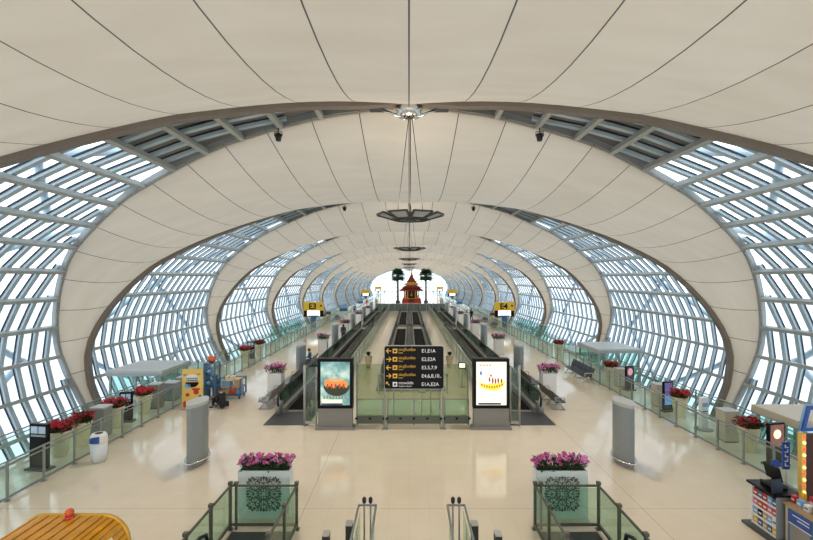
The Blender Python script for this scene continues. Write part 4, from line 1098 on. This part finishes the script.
CROUCH = dict(pelvis=(0, .16, .15), chest=(0, .02, .50), neck=(0, -.06, .70), head=(0, -.11, .81), shL=(-.19, 0, .63), elL=(-.26, -.24, .46), waL=(-.14, -.46, .44), shR=(.19, 0, .63), elR=(.26, -.24, .46), waR=(.14, -.46, .44),
              hipL=(-.11, .10, .16), knL=(-.17, -.32, .44), anL=(-.15, -.36, .07), toL=(-.17, -.52, .04), hipR=(.11, .10, .16), knR=(.17, -.32, .44), anR=(.15, -.36, .07), toR=(.17, -.52, .04), look=(0, -1, -.25))
def walk(ph=1):
    a = .20 * ph
    return dict(pelvis=(0, 0, .94), chest=(0, -.01, 1.28), neck=(0, -.02, 1.48), head=(0, -.03, 1.59), shL=(-.19, 0, 1.41), elL=(-.24, a * .6, 1.14), waL=(-.24, a * .6 - .12, .92), shR=(.19, 0, 1.41), elR=(.24, -a * .6, 1.14), waR=(.24, -a * .6 - .12, .92),
                hipL=(-.10, 0, .90), knL=(-.10, -a * .8, .50), anL=(-.10, -a, .08), toL=(-.11, -a - .15, .035), hipR=(.10, 0, .90), knR=(.10, a * .4, .49), anR=(.10, a * 1.4, .10), toR=(.11, a * 1.4 - .14, .035))
person('person in black clothes sitting low on the floor in front of the luggage trolley', (-8.72, 20.95, 0), -PI / 2 - .3, CROUCH, 'blackcloth', 'blackcloth')
person('person in a blue top sitting on the grey seats of the left walkway', (-6.70, 30.2, .0), -PI / 2, SIT, 'bluecloth', 'jeans')
person('person in dark blue walking beyond the second left pillar', (-6.2, 42.5, 0), PI, walk(1), 'jeans', 'jeans', long_hair=True)
person('person in black walking beside the right walkway near the far navy seats', (7.9, 62, 0), 0, walk(1), 'blackcloth', 'jeans')
person('person in black with long hair walking next to another on the right', (8.8, 63.5, 0), 0, walk(-1), 'blackcloth', 'blackcloth', long_hair=True)
person('person in white walking far off on the right before the palms', (4.2, 83.4 - 4, 0) if 0 else (7.6, 88, 0), 0, walk(1), 'whitecloth', 'jeans')
person('person in a pink top standing far off to the right of the shrine', (7.4, 104, 0), PI, walk(-1), 'pinkcloth', 'jeans', long_hair=True)
person('person in red walking far off on the left near the distant gate sign', (-9.2, 98, 0), PI, walk(1), 'redcloth', 'redcloth')
person('person in blue standing far off on the left walkway', (-9.2, 76, 0), PI, walk(-1), 'bluecloth', 'jeans')
# ================================================================== shrine and palms at the far end
t = thing('shrine', 'red and gold tiered Thai style pavilion at the far end of the hall', 'shrine', (.65, 117, 0))
def stepped(mb, w, d, z0, z1, n, grow):
    for i in range(n):
        k = 1 + grow * (n - 1 - i) / n; mb.b(-w * k, w * k, -d * k, d * k, z0 + (z1 - z0) * i / n, z0 + (z1 - z0) * (i + 1) / n)
mb = MB(); stepped(mb, 2.35, 1.9, 0, .9, 3, .08); mb.build('base', M['redroof'], t)
mb = MB(); mb.b(-2.3, 2.3, -1.7, 1.7, .9, 1.05); mb.build('floor_trim', M['gold'], t)
for x in (-1.9, -1.0, 1.0, 1.9):
    for y in (-1.4, 1.4):
        MB().lathe([(.24, 0), (.24, .12), (.15, .2), (.13, 2.0), (.22, 2.15), (.22, 2.25)], n=12).build('column', M['gold'], t, (x, y, 1.05))
MB().b(-1.6, 1.6, .9, 1.0, 1.05, 3.2).build('back_wall', M['maroon'], t)
for sg in (-1, 1):
    MB().b(sg * 1.5 - .75, sg * 1.5 + .75, -2.9, -2.3, 0, .95).build('red_plinth', M['redp'], t)
    MB().lathe([(.22, 0), (.26, .2), (.12, .5), (.2, .7), (.08, .95), (.0001, 1.2)], n=12).build('guardian', M['gold'], t, (sg * 1.5, -2.6, .95))
def gable(mb, w, h, z, d, y0=0):
    # steep curved Thai gable roof, ridge along y
    L = [(-w, z), (-w * .62, z + h * .22), (-w * .28, z + h * .58), (0, z + h), (w * .28, z + h * .58), (w * .62, z + h * .22), (w, z)]
    low = [(x * .97, zz - .12) for x, zz in L[::-1]]
    mb.prism(L + low, y0 - d, y0 + d, 'y')
mb = MB()
for w, d, z, h in ((3.15, 2.3, 3.1, .95),):
    vs = [(-w, -d, z), (w, -d, z), (w, d, z), (-w, d, z), (-w * .55, -d * .5, z + h), (w * .55, -d * .5, z + h), (w * .55, d * .5, z + h), (-w * .55, d * .5, z + h), (-w, -d, z - .15), (w, -d, z - .15), (w, d, z - .15), (-w, d, z - .15)]
    mb.add(vs, [(0, 1, 5, 4), (1, 2, 6, 5), (2, 3, 7, 6), (3, 0, 4, 7), (4, 5, 6, 7), (8, 9, 1, 0), (9, 10, 2, 1), (10, 11, 3, 2), (11, 8, 0, 3), (8, 11, 10, 9)])
mb.build('lower_roof', M['redroof'], t)
for i, (w, h, z, d, m) in enumerate(((2.55, 1.5, 3.85, 2.0, 'redroof'), (1.95, 1.7, 4.5, 2.15, 'redroof'), (1.3, 2.3, 5.2, 2.3, 'redroof'))):
    mb = MB(); gable(mb, w, h, z, d); ro = mb.build('roof_tier', M[m], t)
    mb = MB(); p = [(-w, z), (-w * .62, z + h * .22), (-w * .28, z + h * .58), (0, z + h), (w * .28, z + h * .58), (w * .62, z + h * .22), (w, z)]
    mb.prism(p, -d - .06, -d - .01, 'y'); g = mb.build('gable_face', M['gold'] if i == 1 else M['redroof'], ro)
    mb = MB(); mb.tube([(a, -d - .08, b + .06) for a, b in p], .10, 6)
    for sg in (-1, 1): mb.tube([(sg * w, -d - .08, z), (sg * w * 1.08, -d - .08, z + .2), (sg * w * 1.05, -d - .08, z + .5)], [.1, .08, .02], 6)
    mb.tube([(0, -d - .08, z + h), (0, -d - .12, z + h + .5)], [.1, .02], 6); mb.build('gold_edge', M['gold'], ro)
MB().lathe([(.35, 0), (.28, .2), (.16, .3), (.12, .7), (.03, 1.0), (.0001, 1.15)], (0, 0, 7.4), 12).build('spire', M['gold'], t)
mb = MB(); mb.b(-.9, .9, -.4, .4, 1.05, 1.5); mb.build('altar', M['blackgloss'], t)
mb = MB(); mb.lathe([(.3, 1.5), (.35, 1.7), (.2, 2.1), (.14, 2.3), (.16, 2.5), (.05, 2.7), (.0001, 2.9)], n=14); mb.build('figure', M['gold'], t)

def palm(x, y, h, label, seed):
    t = thing('palm_tree', label, 'palm tree', (x, y, 0)); r = random.Random(seed)
    MB().lathe([(.5, 0), (.58, .6), (.5, .65), (.45, .6), (.0001, .58)], n=16).build('tub', M['darkgrey'], t)
    mb = MB(); pr = [(.28, .6)]
    for i in range(18): z = .6 + (h - .6) * (i + 1) / 18; pr += [(.25 - .002 * i, z - .12), (.29 - .002 * i, z)]
    mb.lathe(pr, n=10); mb.build('trunk', M['bark'], t)
    fr = MB()
    for i in range(64):
        a = i * 2.4; el = 1.35 - 2.1 * (i / 64); L = 1.9 + .4 * r.random(); d = Vector((math.cos(a) * math.cos(el), math.sin(a) * math.cos(el), math.sin(el)))
        c = Vector((0, 0, h)); e = c + d * L * .45; fr.tube([c, e], .025, 4)
        s = d.cross(Vector((0, 0, 1))).normalized(); u = s.cross(d)
        for k in range(9):
            an = (k - 4) * .30; dd = (d * math.cos(an) + s * math.sin(an)); tip = e + dd * L * .62 - Vector((0, 0, .18)); m = e + dd * L * .3; pp = dd.cross(u).normalized() * .12
            fr.add([e, m + pp, tip, m - pp, m + u * .03], [(0, 1, 4), (1, 2, 4), (2, 3, 4), (3, 0, 4)])
    fr.build('fronds', M['palm'], t)
palm(-2.75, 111.5, 6.75, 'tall fan palm standing left of the shrine', 1)
palm(4.2, 111.5, 6.75, 'tall fan palm standing right of the shrine', 2)

# far clutter: dark blue information boards and check stands
for i, (x, y, sd) in enumerate(((-9.6, 66, 'nearer one on the left'), (-9.3, 86, 'farther one on the left'), (9.4, 84, 'one on the right past the walkers'))):
    t = thing('information_board', 'blue information board on a post, %s' % sd, 'sign', (x, y, 0), 0, 'blue information boards')
    MB().b(-.55, .55, -.08, .08, 1.3, 2.2).build('board', M['tealblue'], t); MB().b(-.5, .5, -.09, -.08, 1.75, 2.15).build('face', M['lightblue'], t); MB().tube([(0, 0, 0), (0, 0, 1.35)], .05, 8).build('post', M['steel'], t); MB().b(-.5, .5, -.3, .3, 0, .04).build('base', M['darkgrey'], t)

# ================================================================== golden roofed cart (bottom left corner)
t = thing('market_cart', 'cart with golden slatted rounded roof and red ball on top, bottom left corner', 'cart', (-4.9, 5.6, 0))
zt = 2.50; hw = .75
def arc_pts(off=0):
    pts = [(-hw - off, zt - .62)]
    for k in range(7): a = PI - k * PI / 12; pts.append((-hw + .30 - (.30 + off) * -math.cos(a), zt - .30 + (.30 + off) * math.sin(a)))
    for k in range(7): a = PI / 2 - k * PI / 12; pts.append((hw - .36 + (.36 + off) * math.cos(a), zt - .36 + (.36 + off) * math.sin(a)))
    pts.append((hw + off, zt - .62)); return pts
A = arc_pts(0)
def along(pts, n):
    out = []; ds = [0]
    for a, b in zip(pts, pts[1:]): ds.append(ds[-1] + math.dist(a, b))
    for i in range(n + 1):
        q = ds[-1] * i / n
        for k in range(len(ds) - 1):
            if ds[k + 1] >= q - 1e-9:
                u = (q - ds[k]) / max(1e-9, ds[k + 1] - ds[k]); out.append((pts[k][0] + (pts[k + 1][0] - pts[k][0]) * u, pts[k][1] + (pts[k + 1][1] - pts[k][1]) * u)); break
    return out
P_ = along(A, 31)
for i in range(31):
    a, b = Vector(P_[i]), Vector(P_[i + 1]); d = (b - a); nrm = Vector((-d.y, d.x)).normalized() * (.03 if i % 2 else .042)
    y0 = -1.2 if i < 25 else .78; y1 = 1.0
    q = [a + d * .02, b - d * .02, b - d * .1 + nrm, a + d * .1 + nrm]
    mb = MB(); mb.prism([(v.x, v.y) for v in q], y0, y1, 'y'); mb.build('roof_slat', M['goldroof'], t)
mb = MB(); B = [(x * .985, z - .03) for x, z in A]
B = [q for q in B if q[0] < .60]; mb.prism(B + [(x * .96, z - .035) for x, z in B[::-1]], -1.18, 1.03, 'y'); mb.build('roof_lining', M['goldroof'], t)
for yy in (1.02, -1.2): MB().tube([(x * 1.03, yy, z + .02) for x, z in A], .035, 8).build('roof_edge', M['gold'], t)
for x in (-hw + .04, hw - .04):
    for y in (-1.1, .95): MB().tube([(x, y, .12), (x, y, zt - .55)], .035, 8).build('post', M['maroon'], t)
MB().b(-hw, hw, -1.15, 1.0, .35, 1.0).build('counter', M['wood'], t); MB().b(-hw - .05, hw + .05, -1.2, 1.05, 1.0, 1.05).build('counter_top', M['gold'], t)
for sx in (-1, 1):
    for y in (-.75, .65): MB().lathe([(.02, -.04), (.10, -.05), (.28, -.03), (.30, 0), (.28, .03), (.10, .05), (.02, .04)], n=18).build('wheel', M['black'], t, (sx * (hw + .07), y, .305)).rotation_euler = (0, PI / 2, 0)
fo = MB().lathe([(.06, 0), (.07, .02), (.05, .04)], n=14).build('finial_base', M['redp'], t, (-.02, .92, zt + .03))
MB().ball((0, 0, .085), .06, 10).build('finial_ball', M['orange'], fo)

# ================================================================== duty kiosk at the right edge
def pack(t_, label, x, y, z, m, dx, dy, dz, group):
    q = thing('product_pack', label, 'packet', (x, y, z), 0, group)
    MB().b(-dx / 2, dx / 2, -dy / 2, dy / 2, 0, dz).build('box', M[m], q)
    MB().b(-dx / 2 - .003, -dx / 2, -dy * .35, dy * .35, dz * .3, dz * .55).build('printed_band', M[t_], q)
KX = 8.38
t = thing('shelf_unit', 'white shelf unit of packets with black top at the kiosk corner', 'shelf unit', (KX, 10.28, 0))
MB().b(.26, .58, 0, .72, .06, 1.02).build('body', M['pillar'], t)
MB().b(0, .58, -.02, .0, .06, 1.02).build('side_panel', M['pillar'], t); MB().b(0, .58, .72, .74, .06, 1.02).build('side_panel', M['white'], t)
for z in (.08, .30, .52, .74): MB().b(.0, .26, .0, .72, z, z + .02).build('shelf', M['white'], t)
for z in (.08, .30, .52, .74): MB().b(-.01, .0, .0, .72, z - .01, z + .03).build('shelf_edge', M['white'], t)
MB().b(-.08, .62, -.04, .80, 1.02, 1.07).build('top', M['blackgloss'], t)
MB().b(-.16, .30, -.08, .85, 0, .06).build('plinth', M['darkgrey'], t)
rows_ = [(.10, 'lowest shelf', ['yellow', 'tealblue', 'cardboard', 'blue', 'yellow']), (.32, 'second shelf', ['white', 'lightblue', 'cardboard', 'blackgloss', 'lightblue']), (.54, 'third shelf', ['redp', 'pinkcloth', 'redp', 'redp', 'pinkcloth']), (.76, 'top shelf', ['blue', 'lightblue', 'redp', 'tealblue', 'redp'])]
cn = dict(yellow='yellow', tealblue='dark blue', cardboard='brown', blue='blue', white='white', lightblue='light blue', blackgloss='black', redp='red', pinkcloth='pink')
pos = ['nearest the camera', 'second from the camera', 'in the middle', 'second from the far end', 'at the far end']
for z, nm, cols in rows_:
    for i, c in enumerate(cols):
        pack('white' if c != 'white' else 'blue', '%s packet %s of the %s in the kiosk' % (cn[c], pos[i], nm), KX + .10, 10.28 + .075 + i * .142, z + .001, c, .14, .125, .165, 'packets in the kiosk shelf unit')
t = thing('cash_register', 'black till monitor standing on the black topped shelf unit', 'till', (8.52, 10.66, -.03))
MB().b(-.04, .28, -.2, .2, 1.1, 1.16).build('base', M['blackgloss'], t); MB().b(.1, .16, -.05, .05, 1.16, 1.4).build('stand', M['blackgloss'], t)
mb = MB(); mb.box((.10, 0, 1.46), (.05, .44, .34), 0, 0, -.25); mb.build('screen_case', M['blackgloss'], t)
mb = MB(); mb.box((-.02, -.05, 1.22), (.22, .30, .05), 0, 0, .15); mb.build('keyboard', M['black'], t)
t = thing('counter_sign', 'dark blue price board leaning on the shelf unit beside the till', 'sign', (8.46, 10.36, 1.07), .25)
mb = MB(); mb.box((0, 0, .16), (.30, .03, .30), 0, -.15); mb.build('board', M['navy'], t); mb = MB()
for k in range(4): mb.box((0, -.022 + .01 * k, .08 + k * .055), (.24, .006, .012), 0, -.15)
mb.build('lines', M['lightblue'], t)
t = thing('round_sign', 'small round blue sign on a stem behind the till', 'sign', (9.12, 11.2, 0))
MB().tube([(0, 0, 0), (0, 0, 1.35)], .015, 8).build('stem', M['steel'], t); MB().lathe([(.11, -.01), (.11, .01)], n=20).build('disc', M['blue'], t, (0, 0, 1.40)).rotation_euler = (PI / 2, 0, 0); MB().lathe([(.12, 0), (.12, .02), (.02, .03)], n=14).build('base', M['steel'], t)
# counter with poster
t = thing('sales_counter', 'wooden topped sales counter with a blue and grey poster on its front', 'counter', (8.5, 8.98, 0))
MB().b(0, .75, .40, 1.18, .04, .93).build('body', M['beige'], t); MB().b(-.04, .8, .36, 1.2, .93, .97).build('top', M['wood'], t); MB().b(.03, .7, .42, 1.15, 0, .04).build('plinth', M['darkgrey'], t)
po = MB().b(-.015, 0, .48, 1.10, .14, .88).build('poster', M['tealblue'], t)
MB().b(-.02, -.015, .50, 1.08, .60, .86).build('poster_heading', M['blue'], po); MB().b(-.02, -.015, .54, 1.04, .20, .56).build('poster_picture', M['midgrey'], po); MB().b(-.018, -.015, .50, 1.08, .57, .59).build('poster_line', M['white'], po)
mb = MB(); [mb.b(-.023, -.02, .55 + .0 * k, .55 + (.42 if k == 0 else .3), .78 - k * .07, .80 - k * .07) for k in range(2)]; mb.build('poster_lettering', M['white'], po)
t = thing('glass_showcase', 'yellow lit glass showcase beside the counter in the bottom right corner', 'showcase', (8.5, 8.42, 0))
MB().b(0, .75, -.6, .90, .05, .35).build('plinth', M['gold'], t)
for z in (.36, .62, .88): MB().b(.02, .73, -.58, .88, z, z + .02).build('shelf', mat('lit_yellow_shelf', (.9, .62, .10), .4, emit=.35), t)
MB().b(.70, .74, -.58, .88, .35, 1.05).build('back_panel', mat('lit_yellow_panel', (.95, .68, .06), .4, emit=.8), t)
mb = MB(); mb.b(0, .01, -.6, .9, .35, 1.05); mb.b(0, .75, .89, .9, .35, 1.05); mb.build('glass_panel', M['green_glass'], t)
MB().b(-.02, .77, -.62, .92, 1.05, 1.10).build('top', M['wood'], t)
for z in (.382, .642):
    for k in range(6):
        c = ['redp', 'yellow', 'orange'][(k + int(z * 10)) % 3]
        q = thing('boxed_sweet', '%s box %s on the %s shelf of the yellow showcase' % ({'redp': 'red', 'yellow': 'yellow', 'orange': 'orange'}[c], ['first from the camera', 'second from the camera', 'third from the camera', 'third from the far end', 'second from the far end', 'at the far end'][k], 'lower' if z < .5 else 'upper'), 'box', (8.5 + .2, 8.42 - .45 + k * .23, z), 0, 'boxes in the yellow showcase')
        MB().b(-.09, .09, -.085, .085, 0, .15).build('box', M[c], q); MB().b(-.095, -.09, -.05, .05, .04, .11).build('printed_band', M['cream'], q)
items = [(8.68, 10.12, 'redp', .10, .16, 'red carton standing at the far end of the counter top'), (8.84, 10.10, 'yellow', .10, .22, 'yellow carton standing behind the red one on the counter top'), (8.66, 9.93, 'lightblue', .12, .15, 'light blue carton next to the red one on the counter top'), (8.66, 9.74, 'white', .13, .13, 'white carton in the middle of the counter top'), (8.88, 9.86, 'redp', .12, .24, 'tall red carton at the back of the counter top'), (8.68, 9.55, 'maroon', .12, .16, 'dark maroon carton at the near end of the counter top'), (9.06, 9.95, 'orange', .12, .28, 'tall orange carton at the back corner of the counter top')]
for x, y, m, w, h_, lb in items:
    q = thing('counter_carton', lb, 'box', (x, y, .971), 0, 'cartons on the sales counter'); MB().b(-w / 2, w / 2, -w / 2, w / 2, 0, h_).build('box', M[m], q); MB().b(-w / 2 - .003, -w / 2, -w * .35, w * .35, h_ * .35, h_ * .6).build('printed_band', M['white'] if m != 'white' else M['blue'], q)
q = thing('card_holder', 'pale upright card holder standing near the end of the showcase', 'card holder', (8.75, 9.2, 1.101)); MB().b(-.07, .07, -.06, .06, 0, .02).build('base', M['steel'], q); mb = MB(); mb.box((0, 0, .13), (.02, .16, .22), 0, 0, .1); mb.build('card', mat('pale_mauve_card', (.5, .42, .42), .5), q)
# vertical blue sign on a pole
t = thing('pole_sign', 'narrow vertical blue sign on a thin pole behind the counter', 'sign', (9.42, 11.25, 0))
MB().tube([(0, 0, 0), (0, 0, 1.95)], .018, 8).build('pole', M['steel'], t); MB().lathe([(.16, 0), (.16, .02), (.03, .04)], n=14).build('base', M['steel'], t); b_ = MB().b(-.085, .085, -.02, .02, 1.25, 1.93).build('board', M['blue'], t)
mb = MB()
for k in range(5): mb.b(-.045, .045, -.026, -.02, 1.32 + k * .115, 1.35 + k * .115); mb.b(-.045 + .06 * (k % 2), -.015 + .06 * (k % 2), -.026, -.02, 1.32 + k * .115, 1.40 + k * .115)
mb.build('lettering', M['white'], b_)
# bulb lit sign wall
t = thing('bulb_sign', 'maroon sign board edged with glowing bulbs under a blue script letter', 'sign', (9.52, 10.85, 0))
MB().b(0, 1.2, -.05, .05, 0.05, 2.28).build('board', M['maroon'], t); MB().b(-.10, 0, -.06, .06, .0, 2.30).build('bulb_strip', M['yelbanner'], t); MB().b(0, 1.2, -.06, .06, 0, .05).build('foot', M['darkgrey'], t)
for k in range(15): MB().ball((0, 0, 0), .032, 6).build('bulb', M['bulb'] if k % 2 else mat('red_bulb', (.9, .1, .03), .4, emit=1.2), t, (-.05, -.075, .15 + k * .148))
text('script_letter', 'D', .95, M['lightblue'], t, (-.22, -.02, 2.62), ext=.03, shear=.25)
text('script_letter', 'D', .86, M['blue'], t, (-.19, -.06, 2.62), ext=.03, shear=.25)
text('script_letter', 'u', .6, M['blue'], t, (.42, -.06, 2.46), ext=.03, shear=.25)
# ------------------------------------------------------------------ light and camera
wd = bpy.data.worlds.new('sky'); SC.world = wd; wd.use_nodes = True
nt = wd.node_tree; bg = nt.nodes['Background']
tc = nt.nodes.new('ShaderNodeTexCoord'); sp = nt.nodes.new('ShaderNodeSeparateXYZ'); nt.links.new(tc.outputs['Generated'], sp.inputs[0])
rp = nt.nodes.new('ShaderNodeValToRGB'); nt.links.new(sp.outputs[2], rp.inputs[0])
e = rp.color_ramp.elements; e[0].position = 0.0; e[0].color = (1.0, 1.03, 1.06, 1); e[1].position = 0.85; e[1].color = (0.52, 0.62, 0.74, 1)
nt.links.new(rp.outputs[0], bg.inputs[0]); bg.inputs[1].default_value = 2.6
def uplight(k):
    l = bpy.data.lights.new('uplight', 'AREA'); l.shape = 'DISK'; l.size = 2.0; l.energy = 60; l.color = (1, .86, .68); l.spread = math.radians(170)
    o = bpy.data.objects.new('uplight', l); C.objects.link(o); o.location = (0, D1 + k * P, 8.75); o.rotation_euler = (PI, 0, 0)
for k in range(-1, 8): uplight(k)
for k in range(-1, 9):
    for sg in (-1, 1):
        l = bpy.data.lights.new('floodlight_beam', 'SPOT'); l.energy = 1300; l.color = (1, .93, .82); l.spot_size = math.radians(112); l.spot_blend = .6; l.shadow_soft_size = .35
        p, n = pn(5.2); o = bpy.data.objects.new('floodlight_beam', l); C.objects.link(o); o.location = (sg * p.x, D1 + k * P + delta(5.2) - .3, p.y + H - .8)
cam = bpy.data.cameras.new('camera'); co = bpy.data.objects.new('camera', cam); C.objects.link(co)
cam.sensor_width = 36; cam.lens = F * 36 / 813; cam.shift_x = -2.5 / 813; cam.shift_y = 9 / 813
cam.clip_start = .1; cam.clip_end = 1500
co.location = (0, 0, H); co.rotation_euler = (PI / 2, 0, 0); SC.camera = co
SC.view_settings.view_transform = 'Standard'; SC.view_settings.look = 'None'; SC.view_settings.gamma = 1; SC.view_settings.exposure = 0.12
SC.cycles.transparent_max_bounces = 24; SC.cycles.max_bounces = 8; SC.cycles.diffuse_bounces = 4; SC.cycles.glossy_bounces = 3; SC.cycles.caustics_reflective = False; SC.cycles.caustics_refractive = False
SC.cycles.use_denoising = True
